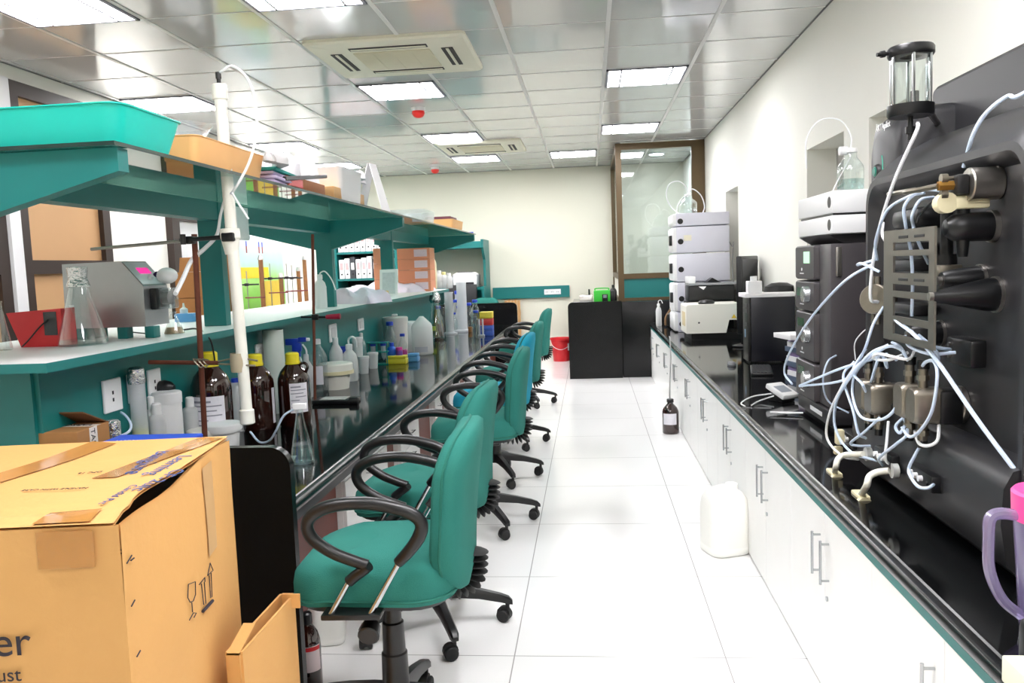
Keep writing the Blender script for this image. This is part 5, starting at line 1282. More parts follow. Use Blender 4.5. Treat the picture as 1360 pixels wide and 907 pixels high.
q = ay(360, 401, 9.0); one('light_blue_box', MB().bb(-.04, .04, -.03, .03, 0, .12, .003), mat('sky_blue', '#8cc4e8', .5), 'small light blue box on the far left bench', 'box', (q.x, 9.0, ZB+.0005))
q = ay(343, 403, 8.8); one('grey_meter', MB().bb(-.06, .06, -.05, .05, 0, .1, .006), mat('grey_plastic', '#8d9094', .4), 'grey box shaped meter on the far left bench', 'meter', (q.x, 8.8, ZB+.0005))
# cardboard boxes seen through the rack
def carton(px0, px1, pyb, pyt, y, d, label, m=CARDD, flap=False, zb=None):
    a = ay(px0, pyb, y); b = ay(px1, pyb, y); tp = ay(px0, pyt, y)
    t = thing('cardboard_box', label, 'box', ((a.x+b.x)/2, y, a.z)); w = b.x-a.x
    if zb is not None: t.location.z = zb; a.z = zb
    h = tp.z-a.z
    obj('carton', MB().bb(-w/2, w/2, 0, d, 0, h, .004, 1), m, t)
    obj('tape', MB().bb(w*.18, w*.3, -.001, 0, h*.3, h*.98), mat('clear_tape', '#d8cbb8', .15), t)
    obj('paper_label', MB().bb(w*.2, w*.28, -.002, -.001, h*.3, h*.5), PAPER, t)
    if flap: obj('flap', MB().box((-w*.3, d*.5, h+.05), (w*.6, d*.9, .005), 0, 1, Matrix.Rotation(.0, 4, 'X')), m, t)
    return a
yb2 = 6.3
a = ay(234, 425, yb2)
t = thing('side_table', 'low dark table standing beyond the rack under the cardboard boxes', 'table', (a.x+.17, yb2+.2, 0)); zt_ = a.z
obj('top', MB().bb(-.3, .4, -.22, .42, zt_-.03, zt_), DGREY, t)
for sx in (-.27, .37):
    for sy in (-.19, .27): obj('leg', MB().bb(sx-.02, sx+.02, sy-.02, sy+.02, 0, zt_-.03), DGREY, t)
carton(234, 292, 425, 397, yb2, .3, 'lower brown carton of the stack seen through the rack opening')
carton(234, 286, 396.5, 362, yb2, .3, 'upper brown carton of the stack seen through the rack, flap raised')
one('box_flap', MB().box((0, 0, .06), (.2, .006, .12), .001, 1, Matrix.Rotation(-.25, 4, 'X')), CARDD, 'raised brown flap on the upper carton beyond the rack', 'flap', (ay(252, 361, yb2).x, yb2+.02, ay(252, 361, yb2).z))
carton(273, 293, 361, 338, yb2+.33, .25, 'brown carton with a red edge at the back of the stack beyond the rack', zb=zt_)
P = ay(243, 425, 4.0)
t = thing('blue_dropper_box', 'small blue box with a white dropper bottle on the ledge behind the pump', 'box', (az(243, 428, LZ).x, az(243, 428, LZ).y, LZ+.0005))
obj('box', MB().bb(-.05, .06, 0, .08, 0, .05, .003), mat('light_blue_plastic', '#5fa3dc', .35), t); obj('dropper', MB().lathe([(0, .05), (.022, .05), (.022, .075), (.008, .085), (.004, .11), (0, .11)], (-.01, .04, 0), 14), PWHITE, t)
# ================================================================== RIGHT COUNTER INSTRUMENTS
DK = mat('instrument_dark', '#413d40', .42, vary=.05); DK2 = mat('instrument_darker', '#2a282b', .45, vary=.05)
LIL2 = mat('lilac_grey_plastic', '#d9d9e4', .4, vary=.02)
# --- dark modular chromatography stack
Xa, Xb = 1.06, 1.50; Ya, Yb = 3.72, 4.26
t = thing('modular_chromatograph', 'tall dark grey stack of instrument modules with round knobs behind the white tubing', 'laboratory instrument', (0, 0, 0))
obj('base', MB().bb(Xa-.01, Xb, Ya-.01, Yb, CT+.02, .80, .01).bb(Xa+.02, Xb, Ya+.02, Yb-.02, CT+.0005, CT+.02), DK2, t)
mods = [(.80, .985), (.99, 1.225), (1.23, 1.375), (1.38, 1.545)]
for i, (z0, z1) in enumerate(mods):
    m_ = obj('module', MB().bb(Xa+.01, Xb, Ya+.19, Yb, z0, z1, .006).loft([[(x, a, b) for a, b in rrect(Yb-Ya-.19-e, z1-z0-e, .012, 4, (Ya+.19+Yb)/2, (z0+z1)/2)] for x, e in ((Xa+.012, .0), (Xa-.012, .004), (Xa-.02, .016))]), DK, t)
    yc = Ya+.19+.10
    if i < 3:
        obj('knob', MB().cyl((Xa-.018, yc, (z0+z1)/2+.01), (Xa-.05, yc, (z0+z1)/2+.01), .042, .038, 24, .004), mat('silver_knob', '#bfc2c4', .25, .8, vary=.03), m_)
        obj('display', MB().bb(Xa-.0225, Xa-.019, yc+.09, yc+.2, z1-.075, z1-.035), mat('green_display', '#12472f', .25), m_)
    else:
        obj('display', MB().bb(Xa-.0225, Xa-.019, yc-.02, yc+.08, z1-.085, z1-.03), mat('lit_green_display', '#a9e6b4', .4, emit=.35, vary=0), m_)
    obj('status_mark', MB().cyl((Xa-.0195, yc+.12, z0+.05), (Xa-.0215, yc+.12, z0+.05), .008, seg=10), PWHITE, m_)
    obj('name_mark', MB().bb(Xa-.0215, Xa-.0195, yc+.085, yc+.155, z0+.028, z0+.033), PWHITE, m_)
d = obj('door', MB().bb(Xa+.0, Xb-.22, Ya, Ya+.18, .805, 1.545, .008), DK, t)
obj('door_handle', MB().bb(Xa+.02, Xa+.045, Ya-.012, Ya, 1.40, 1.53, .01), SS, d)
sd = obj('valve_panel', MB().bb(Xb-.215, Xb, Ya+.02, Ya+.18, .805, 1.545, .006), DK2, t)
for z in (1.36, 1.13):
    q = Vector((Xb-.13, Ya+.02, z))
    v = obj('valve', MB().cyl(q, q+Vector((0, -.02, 0)), .042, seg=24, ch=.003), CREAM, sd)
    for k in range(6): obj('port', MB().cyl(q+Vector((.025*cos(k*1.05), -.0195, .025*sin(k*1.05))), q+Vector((.025*cos(k*1.05), -.023, .025*sin(k*1.05))), .005, seg=8), AKD, v)
    obj('hub', MB().cyl(q+Vector((0, -.02, 0)), q+Vector((0, -.03, 0)), .012, seg=12), AKD, v)
obj('white_strip', MB().bb(Xb-.2, Xb-.02, Ya+.016, Ya+.02, 1.505, 1.512), PWHITE, sd); obj('window', MB().bb(Xb-.21, Xb-.06, Ya+.016, Ya+.02, 1.225, 1.27), mat('glossy_window', '#b9beb9', .1), sd)
obj('nameplate', MB().bb(Xa-.012, Xa-.0105, Ya+.1, Ya+.3, .735+.02, .775), PWHITE, t)
text('ÄKTApurifier', .028, axes((Xb-.19, Ya+.0145, .90), (1, 0, 0), (0, 0, 1)), mat('yellow_green_print', '#b7c631', .5), sd)
obj('tubing', MB().tube([(Xa+.02, Ya-.01, 1.05), (Xa-.03, Ya-.06, 1.03), (Xa-.05, Ya-.06, .95), (Xa-.02, Ya-.03, .85), (Xa+.06, Ya-.06, .8)], .004), TUBEB, t)
obj('tubing', MB().tube([(Xb-.13, Ya-.01, 1.22), (Xb-.25, Ya-.04, 1.2), (Xb-.34, Ya-.03, 1.12), (Xb-.34, Ya-.02, 1.03)], .003), TUBEW, t)
# --- white detector modules on top
t = thing('white_detector', 'two white flat detector modules on top of the dark modular stack', 'laboratory instrument', (0, 0, 0))
obj('tray_frame', MB().prism([(Xa+.06, 1.547), (Xa+.0, 1.585), (Xb, 1.585), (Xb, 1.547)], Ya+.02, Yb, 'xz'), DK2, t)
for z0, z1 in ((1.587, 1.668), (1.678, 1.775)):
    m_ = obj('module', MB().bb(Xa+.0, Xb, Ya-.02, Yb+.02, z0, z1, .008), PWHITE, t)
    obj('vent', MB().bb(Xa+.15, Xb-.02, Ya-.0215, Ya-.0195, z0+.006, z0+.014), mat('dark_vent', '#4c4c50', .6), m_)
    obj('side_badge', MB().cyl((Xa-.001, Ya+.02, (z0+z1)/2), (Xa+.004, Ya+.02, (z0+z1)/2), .025, seg=16), BLK, m_)
obj('gap', MB().bb(Xa+.01, Xb-.01, Ya, Yb, 1.668, 1.678), DGREY, t)
P = Vector((1.2, 3.9, 1.7755))
t = vessel('reagent_bottle', 'clear glass solvent bottle with tubing on top of the white detector modules', 'bottle', P, .058, .20, LAB, GL, (.5, .90, 1.0, PWHITE), None, (.3, WATER))
obj('tubing', MB().tube([(0, 0, .19), (.0, 0, .26), (-.05, 0, .33), (-.14, 0, .33), (-.19, .02, .25), (-.19, .02, .12)], .003), TUBEW, t)
obj('tubing', MB().tube([(0, 0, .16), (-.06, -.02, .06), (-.09, -.03, .003)], .003), TUBEW, t); obj('stopper_cap', MB().cyl((-.05, 0, .19), (-.015, 0, .19), .02, seg=14), PWHITE, t)
# --- handheld meter
g = az(1040, 533, CT)
t = thing('handheld_meter', 'small white handheld meter with display lying tilted on the worktop', 'meter', (g.x, g.y+.02, CT), .5)
M_ = Matrix.Translation((0, 0, .055)) @ Matrix.Rotation(.35, 4, 'X')
obj('body', MB().box((0, 0, 0), (.11, .15, .03), .008, 2, M_), PWHITE, t); obj('display', MB().box((-.005, -.005, .0155), (.07, .07, .002), 0, 1, M_), mat('grey_lcd', '#8e96a0', .3), t)
obj('stand', MB().bb(-.045, .045, -.05, .06, .0005, .035, .004), BLK, t)
obj('cable', MB().tube([(-.05, .03, .04), (-.15, .06, .03), (-.26, .02, .012), (-.30, -.06, .008)], .004).tube([(-.05, .01, .03), (-.14, .02, .01), (-.25, -.05, .008)], .004), TUBEW, t)
g = az(1050, 560, CT); one('plastic_strip', MB().tube([(-.12, .02, .012), (-.04, 0, .01), (.03, -.02, .012)], [.012, .02, .014], 8, 6, flat=.3), PWHITE, 'thin white plastic strip lying before the dark modular stack', 'strip', (1.0, 4.1, CT+.001))
# --- PC tower
t = thing('computer_tower', 'dark navy computer tower standing on the right worktop', 'computer', (0, 0, 0))
PX0, PX1, PYa, PYb = 1.16, 1.5, 6.15, 6.36
obj('case', MB().bb(PX0+.02, PX1, PYa, PYb, CT+.012, 1.2, .006), mat('navy_case', '#14151f', .35), t)
fr = obj('front_panel', MB().bb(PX0, PX0+.02, PYa, PYb, CT+.012, 1.2, .006), BLK, t)
for z in (1.14, 1.1, 1.0): obj('drive_bay', MB().bb(PX0-.003, PX0, PYa+.03, PYb-.03, z-.014, z+.014, .002, 1), DGREY, fr)
obj('power_light', MB().bb(PX0-.003, PX0, PYa+.1, PYa+.12, .9, .96), mat('blue_light', '#9ec3ea', .4), fr)
for x in (PX0+.04, PX1-.04): obj('foot', MB().bb(x-.02, x+.02, PYa+.02, PYb-.02, CT+.0005, CT+.012), BLKM, t)
one('paper_stack', MB().bb(PX0-.02, PX1+.0, PYa+.0, PYb+.06, 0, .03, .002), PAPER, 'stack of white papers on top of the navy computer tower', 'papers', (0, 0, 1.2005))
one('white_cube_box', MB().bb(-.05, .05, -.05, .05, 0, .09, .004).cyl((0, .01, .09), (0, .01, .125), .025), PWHITE, 'small white cube box with dark top on the left of the computer tower papers', 'box', (PX0+.06, PYa+.08, 1.231))
# --- monitor edge on
t = thing('monitor', 'black flat monitor seen from its edge behind the computer tower', 'monitor', (1.38, 7.35, CT), radians(62))
obj('screen', MB().bb(-.24, .24, -.03, .02, .13, .80, .012), BLK, t); obj('display_face', MB().bb(-.22, .22, -.0315, -.03, .17, .77), mat('dark_screen', '#17191f', .12), t)
obj('stand', MB().bb(-.03, .03, .02, .05, .02, .4, .006).bb(-.12, .12, -.06, .1, .0005, .02, .006), BLK, t)
one('teal_board', MB().bb(-.008, .008, -.16, .16, 0, .72, .002), TEAL, 'teal upright board on the worktop by the right wall', 'board', (1.50, 8.0, CT+.0005))
# --- keyboard
g = az(1000, 489, CT)
t = thing('keyboard', 'black computer keyboard on the right worktop', 'keyboard', (1.16, 5.7, CT+.0005), radians(80))
obj('body', MB().bb(-.22, .22, -.07, .07, 0, .018, .005), BLK, t)
kb = MB()
for r in range(5):
    for c in range(14): kb.bb(-.205+c*.0293, -.205+c*.0293+.025, -.058+r*.024, -.058+r*.024+.02, .018, .024)
obj('keys', kb, DGREY, t)
one('computer_mouse', MB().lathe([(0, 0), (.03, 0), (.032, .012), (.024, .028), (0, .034)], seg=18, sy=1.7), mat('grey_mouse', '#77797d', .4), 'grey mouse at the end of the keyboard on the right worktop', 'mouse', (1.02, 6.05, CT+.0005))
g = (1.47, 5.3)
t = thing('magazine_pile', 'pile of magazines sticking out behind the dark modular stack', 'magazines', (1.38, 5.2, CT+.0005), .2)
zz = 0
for k in range(9):
    obj('magazine', MB().bb(-.12+.01*(k % 3), .12, -.15, .15-.012*(k % 2), zz, zz+.03), [mat('mag_blue', '#51607a', .5), PAPER, mat('mag_violet', '#7f6d99', .5)][k % 3], t); zz += .0305
obj('notebook', MB().bb(-.2, .1, -.1, .14, zz, zz+.03, .002), PAPER, t)
one('black_chair_back', MB().lathe([(0, 0), (.06, 0), (.055, .04), (.03, .065), (0, .07)], seg=18, sx=2), BLK, 'black rounded device on the papers of the computer tower', 'device', (1.43, PYb-.02, 1.2315))
# --- white box instrument + black printer
t = thing('white_instrument', 'cream white box instrument with rounded edges on a black plinth, mouse on top', 'laboratory instrument', (0, 0, 0))
WX0, WX1, WY = .93, 1.46, 8.05
obj('housing', MB().prism([(WX0, .775), (WX0, 1.04), (WX0+.012, 1.055), (WX1, 1.055), (WX1, .90), (WX1-.12, .90), (WX1-.15, .775)], WY, WY+.5, 'xz'), mat('cream_white_case', '#efeee4', .4, vary=.01), t, sharp=30)
obj('base', MB().bb(WX0+.05, WX1, WY+.03, WY+.48, CT+.0005, .775), BLK, t)
sd = obj('side_label', MB().bb(WX0-.0015, WX0, WY+.1, WY+.35, .84, .98), mat('tan_label', '#d9c9a0', .6), t)
obj('lock_dot', MB().cyl((WX0+.12, WY, .88), (WX0+.12, WY-.004, .88), .009, seg=12), DGREY, t)
obj('warning_label', MB().prism([(WX1-.10, .915), (WX1-.05, .915), (WX1-.075, .955)], WY-.0015, WY, 'xz'), mat('warn_yellow', '#e8c53a', .5), t); obj('warning_label', MB().bb(WX1-.045, WX1-.002, WY-.0015, WY, .935, .955), mat('warn_orange', '#e79a3a', .5), t)
one('computer_mouse', MB().lathe([(0, 0), (.045, 0), (.048, .015), (.036, .036), (0, .044)], seg=18, sx=1.7), BLK, 'black mouse on top of the cream white instrument', 'mouse', (WX0+.21, WY+.12, 1.0555))
t = thing('black_printer', 'black printer with paper in its top tray behind the cream white instrument', 'printer', (0, 0, 0))
obj('stand', MB().bb(1.0, 1.48, 8.62, 8.88, CT+.0005, 1.06), BLK, t)
obj('body', MB().bb(1.02, 1.49, 8.60, 8.92, 1.062, 1.225, .012), BLK, t); obj('tray', MB().bb(1.02, 1.5, 8.58, 8.92, 1.226, 1.25, .004), mat('grey_plastic', '#8d9094', .4), t)
obj('side_block', MB().bb(1.02, 1.09, 8.58, 8.9, 1.25, 1.32, .006), PWHITE, t)
obj('paper', MB().prism([(1.12, 1.215), (1.17, 1.18), (1.2, 1.215)], 8.575, 8.578, 'xz'), PAPER, t); obj('output_flap', MB().prism([(1.2, 1.25), (1.27, 1.30), (1.32, 1.27), (1.36, 1.25)], 8.62, 8.8, 'xz'), BLK, t)
# --- lilac stack
t = thing('stacked_chromatograph', 'tall lilac white stack of instrument modules at the far end of the right worktop', 'laboratory instrument', (0, 0, 0))
SX0, SX1, SYa, SYb = .945, 1.51, 8.98, 9.45
for z0, z1 in ((CT+.0005, .93), (.935, 1.255), (1.26, 1.565), (1.57, 1.855), (1.86, 2.0)):
    m_ = obj('module', MB().bb(SX0, SX1, SYa, SYb, z0, z1-.004, .01), LIL2, t)
    obj('front_fascia', MB().loft([[(x, a, b) for a, b in rrect(SYb-SYa-.01-e, z1-z0-.012-e, .02, 4, (SYa+SYb)/2, (z0+z1)/2)] for x, e in ((SX0+.002, 0), (SX0-.03, .01), (SX0-.042, .04))]), PWHITE, m_)
    obj('badge', MB().lathe([(0, 0), (.03, 0), (.03, .003), (0, .003)], (SX0+.045, SYa-.0005, (z0+z1)/2-.02), 20, (0, -1, 0)), BLK, m_)
    if .9 < z0 < 1.8: obj('latch', MB().bb(SX0-.07, SX0-.03, SYa+.03, SYa+.14, (z0+z1)/2-.06, (z0+z1)/2+.05, .008), BLK, m_)
obj('warning_label', MB().bb(SX0+.08, SX0+.16, SYa-.0015, SYa, 1.70, 1.76), mat('pale_label', '#e9e4cf', .6), t)
P = Vector((1.10, 9.2, 1.997))
t = vessel('reagent_bottle', 'clear solvent bottle with looped tubes on top of the lilac white stack', 'bottle', P, .10, .21, LAB, GL, (.4, .90, 1.0, PWHITE))
obj('tubing', MB().tube([(0, 0, .2), (-.02, 0, .30), (-.1, 0, .36), (-.2, 0, .33), (-.23, 0, .2), (-.18, 0, .08), (-.1, 0, .01)], .006), TUBEW, t)
obj('tubing', MB().tube([(0, 0, .2), (.05, 0, .27), (.14, 0, .2), (.18, 0, .08), (.16, 0, .005)], .006), TUBEW, t)
obj('tubing', MB().tube([(-.03, 0, .2), (-.1, 0, .12), (-.13, 0, .0)], .006), TUBEW, t)
t = thing('wall_cable', 'thin grey cables looping behind the lilac white stack', 'cable', (0, 0, 0))
obj('cable', MB().tube([(1.512, 9.2, 1.75), (1.52, 8.9, 1.62), (1.50, 8.7, 1.66), (1.51, 8.8, 1.55), (1.52, 8.9, 1.4), (1.5, 8.7, 1.2)], .005), mat('grey_tubing', '#8a8a88', .4), t)
# --- far end bits
P = az(866, 428, CT); P = Vector((.82, 9.95, CT+.0005))
t = vessel('wash_bottle', 'slim white wash bottle at the far end of the right worktop', 'wash bottle', P, .035, .30, [(0, 0), (.9, 0), (1, .04), (1, .6), (.8, .7), (.4, .78), (.4, .82), (0, .82)], MILKD, (.5, .8, .9, PWHITE))
obj('spout', MB().tube([(0, 0, .26), (0, 0, .3), (.03, 0, .31), (.05, 0, .27)], .004), PWHITE, t)
t = thing('small_pump', 'black small pump with brown hose on the worktop before the black end block', 'pump', (1.0, 9.75, CT+.0005))
obj('body', MB().bb(-.1, .12, -.12, .12, 0, .17, .03), BLK, t); obj('lid', MB().bb(-.06, .12, -.11, .11, .17, .24, .03), PWHITE, t)
obj('hose', MB().tube([(-.12, 0, .02), (-.11, 0, .12), (-.04, -.02, .22), (.06, -.04, .27)], .014), mat('brown_hose', '#8a6a4a', .5), t)
# --- green device group on black bench
t = thing('green_device', 'bright green box device with black face on the black bench', 'laboratory instrument', (.16, 11.0, .9305))
obj('housing', MB().bb(-.11, .11, -.1, .15, 0, .2, .015), mat('bright_green', '#2fb52f', .4), t); obj('face', MB().bb(0, .075, -.105, -.1, .04, .15, .004), BLK, t); obj('readout', MB().bb(.015, .06, -.107, -.105, .10, .14), mat('grey_lcd', '#8e96a0', .3), t)
obj('foot', MB().bb(.11, .17, -.08, .12, 0, .19, .01), BLK, t); obj('handle', MB().tube([(-.09, 0, .2), (-.08, 0, .225), (.08, 0, .225), (.09, 0, .2)], .008), mat('bright_green', '#2fb52f', .4), t)
t = thing('steel_motor', 'silver cylindrical motor lying left of the green device', 'motor', (-.06, 11.02, .9305))
obj('drum', MB().cyl((-.08, 0, .075), (.09, 0, .075), .07, seg=24, ch=.006).bb(-.05, .06, -.05, .05, 0, .02), STEEL, t); obj('spigot', MB().cyl((.05, 0, .14), (.05, 0, .22), .012), BLK, t)
one('paper_tray', MB().bb(-.12, .12, -.1, .1, 0, .06, .004), PAPER, 'white paper pad at the front of the black bench', 'papers', (-.1, 10.75, .9305))
t = vessel('amber_bottle', 'dark bottle with black cap right of the green device', 'bottle', (.32, 11.3, .9305), .05, .26, WIN, BLK, (.42, .86, 1, BLK))
# --- pink-lidded jug
P = Vector((ay(1341, 690, 1.70).x+.088, 1.70, CT+.0005))
PJ = glass('jug_plastic', '#dcd4ee', .05, .25, .35, '#cfc4e6', .15); PKL = mat('hot_pink_lid', '#f0559f', .35, vary=.02)
t = thing('plastic_jug', 'translucent lilac jug with hot pink lid and handle at the photo edge', 'jug', P)
obj('body', MB().lathe([(0, 0), (.055, 0), (.06, .01), (.075, .25), (.073, .25), (.057, .012), (0, .012)], seg=32), PJ, t)
obj('lid', MB().lathe([(.06, .235), (.077, .235), (.079, .29), (.074, .296), (.055, .296), (.05, .27), (0, .27)], seg=32), PKL, t)
obj('handle', MB().tube([(-.07, -.0, .245), (-.105, 0, .25), (-.125, 0, .24), (-.128, 0, .2), (-.125, 0, .13), (-.10, 0, .07), (-.062, 0, .035)], [.011, .012, .012, .011, .011, .011, .011], 10, 7), PJ, t)
# --- things at the very edge
g = az(1341, 880, CT+.05)
one('cream_box', MB().bb(0, .11, -.11, .0, 0, .05, .004), mat('pale_lime_plastic', '#e3e6cf', .5), 'pale box on the near worktop at the bottom right corner', 'box', (g.x, g.y+.03, CT+.0005))
q = ay(1350, 820, g.y+.09)
one('black_case', MB().bb(0, .14, 0, .05, 0, .10, .02, 4), BLK, 'black rounded case behind the pale box in the bottom right corner', 'case', (q.x, g.y+.045, CT+.0005))
# ================================================================== CARDBOARD BOXES
def mat_carton():
    m = mat('big_carton', '#d3a05f', .72, vary=.08, scale=3, bump=.12, bscale=40); return m
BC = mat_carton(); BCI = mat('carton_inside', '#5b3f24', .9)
ZT = 1.045
A = az(157, 697, ZT+.0); B = az(303, 584, ZT+.02); Bx = A.x
c0 = Vector((A.x, A.y, 0)); c1 = Vector((B.x, B.y, 0))
wdir = Vector((-(c1-c0).y, (c1-c0).x, 0)).normalized()
W = .80
n0 = c0+wdir*W; n1 = c1+wdir*W
ZB0 = .46
t = thing('cardboard_box', 'big battered tan cardboard box with tape and handwriting in the left corner', 'box', (0, 0, 0))
dn = (c1-c0).normalized()
def wallp(p, q, z0, zp, zq, n=14, bulge=.0, th=.006, inn=None):
    d = (q-p); nn = Vector((d.y, -d.x, 0)).normalized()
    vs = MB()
    def fn(u, v):
        z = z0+(zp+(zq-zp)*u-z0)*v
        o = nn*(bulge*sin(pi*u)*sin(pi*v)+.004*sin(9*u+3*v))
        pp = p+d*u+o; return (pp.x, pp.y, z)
    vs.grid(fn, n, n)
    vs.grid(lambda u, v: tuple(Vector(fn(u, v))-nn*th), n, n)
    return vs
def uvp(p, q, u, z, off=.003):
    d = q-p; nn = Vector((d.y, -d.x, 0)).normalized(); pp = p+d*u+nn*off; return Vector((pp.x, pp.y, z))
# right face (c0 near corner -> c1 far corner): its top edge sags in the middle
rf = MB()
dR = c1-c0; nR = Vector((dR.y, -dR.x, 0)).normalized()
def ztop_r(u): return ZT-.004+.03*u-.05*math.exp(-((u-.33)/.25)**2)*0+.0
def fR(u, v):
    zt = ZT+.022*u+.006*sin(10*u); z = ZB0+(zt-ZB0)*v
    sag = -.010*math.exp(-((u-.26)/.2)**2)*max(0, v-.75)/.25
    o = nR*(.016*sin(pi*u)*sin(pi*v)+.014*max(0, v-.7)*sin(6*u+1))
    pp = c0+dR*u+o; return (pp.x, pp.y, z+sag)
rf.grid(fR, 24, 16); rf.grid(lambda u, v: tuple(Vector(fR(u, v))-nR*.007), 24, 16)
obj('right_side', rf, BC, t)
dF = c0-n0; nF = Vector((dF.y, -dF.x, 0)).normalized()
def fF(u, v):
    z = ZB0+(ZT-.001-ZB0)*v; o = nF*(.008*sin(pi*u)*sin(pi*v)); pp = n0+dF*u+o; return (pp.x, pp.y, z)
obj('front_side', MB().grid(fF, 20, 12).grid(lambda u, v: tuple(Vector(fF(u, v))-nF*.007), 20, 12), BC, t)
obj('left_side', wallp(n1, n0, ZB0, ZT, ZT), BC, t); obj('back_side', wallp(c1, n1, ZB0, ZT, ZT), BC, t)
def flat(fn, nu=24, nv=14, th=.006): return MB().grid(fn, nu, nv).grid(lambda u, v: (fn(u, v)[0], fn(u, v)[1], fn(u, v)[2]-th), nu, nv)
# top: far flap raised along back, near flap; gap opens along the right edge near the front corner
def fT(u, v):
    """u across from left to right edge, v from front to back"""
    p = n0+(c0-n0)*u; q = n1+(c1-n1)*u
    edge = 1-.035*math.exp(-((v-.22)/.2)**2)*max(0, (u-.7)/.3)
    uu = u*edge
    p = n0+(c0-n0)*uu; q = n1+(c1-n1)*uu; pp = p+(q-p)*v
    z = ZT+.004+.02*v-.010*sin(pi*u)*sin(pi*v)+.02*max(0, v-.8)*5*.3+.012*max(0, (u-.75)/.25)*sin(pi*v)
    z -= .012*math.exp(-((v-.16)/.03)**2)*.6
    return (pp.x, pp.y, z)
obj('top_flap', flat(fT, 30, 30), BC, t)
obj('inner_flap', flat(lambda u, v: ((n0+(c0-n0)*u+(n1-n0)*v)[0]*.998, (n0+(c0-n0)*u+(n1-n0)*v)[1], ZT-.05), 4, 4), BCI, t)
def topP(u, v, h=.002): q = fT(u, v); return Vector((q[0], q[1], q[2]+h))
def strip(u0, v0, u1, v1, w, m, nm):
    d = Vector((u1-u0, v1-v0)); L = d.length; pn = Vector((-d.y, d.x))/L
    obj(nm, MB().grid(lambda a, b: tuple(topP(u0+d.x*a+pn.x*w*(b-.5), v0+d.y*a+pn.y*w*(b-.5), .0025)), 16, 5), m, t)
strip(.60, .98, .22, .02, .10, TAPE, 'tape_strip')
strip(.955, .97, .78, .5, .09, TAPE, 'tape_strip')
tf = MB().grid(lambda a, b: tuple(uvp(n0, c0, .815+.13*a, ZT-.075+.07*b, .0095)), 6, 4)
obj('tape_patch', tf, TAPE, t)
obj('tape_patch', MB().grid(lambda a, b: tuple(topP(.80+.14*a, .01+.11*b, .003)), 6, 4), TAPE, t)
obj('tape_patch', MB().grid(lambda a, b: (lambda q: (q[0]+nR.x*.003, q[1]+nR.y*.003, q[2]))(fR(.68+.10*a-.06*(1-b), .62+.34*b)), 4, 8), mat('dull_tape', '#c9a06e', .35), t)
# writing on the top (upside down for the viewer)
def toptext(s, u, v, size, m, ang=0.):
    o = topP(u, v, .004); x = (n0-c0).normalized(); y = -(c1-c0).normalized()
    ca, sa = cos(ang), sin(ang); x2 = x*ca+y*sa; y2 = y*ca-x*sa
    p1_ = topP(u-.05, v, .004)
    text(s, size, axes(o, x2, y2+Vector((0, 0, -.03))), m, t, 'handwriting' if m == BLUEINK else 'lettering', .0003)
def wrt(s_, p0, p1, m, k=.62):
    a = az(*p0, ZT+.004); b = az(*p1, ZT+.004)
    def lift(q):
        # height of the flap under that point
        v = (q-n0).dot(dn)/dR.length; u = (q-n0).dot(-wdir)/W
        return topP(min(max(u, 0), 1), min(max(v, 0), 1), .0035)
    a, b = lift(a), lift(b); L = (b-a).length; x = (b-a).normalized(); y = Vector((0, 0, 1)).cross(x)
    text(s_, L/(k*len(s_)), axes(a, x, y), m, t, 'handwriting' if m == BLUEINK else 'lettering', .0003)
wrt('HANDLE WITH CARE', (121, 651), (20, 652), INK, .68)
wrt('DFC 16', (138, 630), (100, 632), INK, .62)
wrt('Banglore', (211, 609), (154, 645), BLUEINK, .55)
wrt('Learning', (240, 617), (184, 648), BLUEINK, .55)
wrt('CF-2uic', (238, 637), (174, 666), BLUEINK, .55)
wrt('Candid Pvt', (186, 653), (128, 678), BLUEINK, .55)
# lettering on the front side
xf = (c0-n0).normalized()
def ft(s, px, py, size, m=INK):
    d = ray(px, py); k = (nF.dot(n0-CAM))/(nF.dot(d)); p = CAM+d*k+nF*.012
    text(s, size, axes(p, xf, (0, 0, 1)), m, t)
def w_of(s, px_right, py, size):
    pass
PRNT = mat('carton_print', '#2b2530', .7, vary=0)
ft('er', -4, 868, .082, PRNT); ft('rust', -10, 902, .038, PRNT)
# symbols on the right side: glass, arrows
def onR(px, py, off=.004):
    d = ray(px, py); best = None
    k = (nR.dot(c0-CAM))/(nR.dot(d)); p = CAM+d*k
    u = (p-c0).dot(dR)/dR.length_squared; v = (p.z-ZB0)/(ZT+.022*u-ZB0)
    q = Vector(fR(u, max(0, min(1, v)))); return q+nR*off
def line(pts, r=.0012, close=False):
    P = [onR(*p) for p in pts]
    if close: P.append(P[0])
    return MB().tube(P, r, 5, 1, smooth=False)
sy = line([(239, 775), (248, 771), (248, 788), (245, 797), (241, 799), (238, 793)], close=True)
sy.tube([onR(243, 799), onR(244, 812)], .0012, 5).tube([onR(240, 823), onR(245, 813), onR(249, 813), onR(246, 819)], .0012, 5, 1, smooth=False)
obj('fragile_symbol', sy, PRNT, t)
ar = line([(256, 774), (259, 802), (262, 801), (260, 772)], close=False)
ar.tube([onR(253, 775), onR(261, 766), onR(261, 772)], .0012, 5, 1, smooth=False)
ar.tube([onR(265, 764), onR(269, 748), onR(273, 758), onR(265, 764)], .0012, 5, 1, smooth=False)
ar.tube([onR(267, 764), onR(269, 794), onR(271, 793), onR(270, 761)], .0012, 5, 1, smooth=False)
ar.tube([onR(258, 811), onR(272, 798)], .004, 6)
obj('this_way_up_symbol', ar, PRNT, t)
for (a_, b_) in (((164, 748), (170, 738)), ((169, 745), (173, 742)), ((171, 806), (175, 798)), ((178, 873), (182, 865))):
    obj('staple_mark', MB().tube([onR(*a_), onR(*b_)], .0015, 5), PRNT, t)
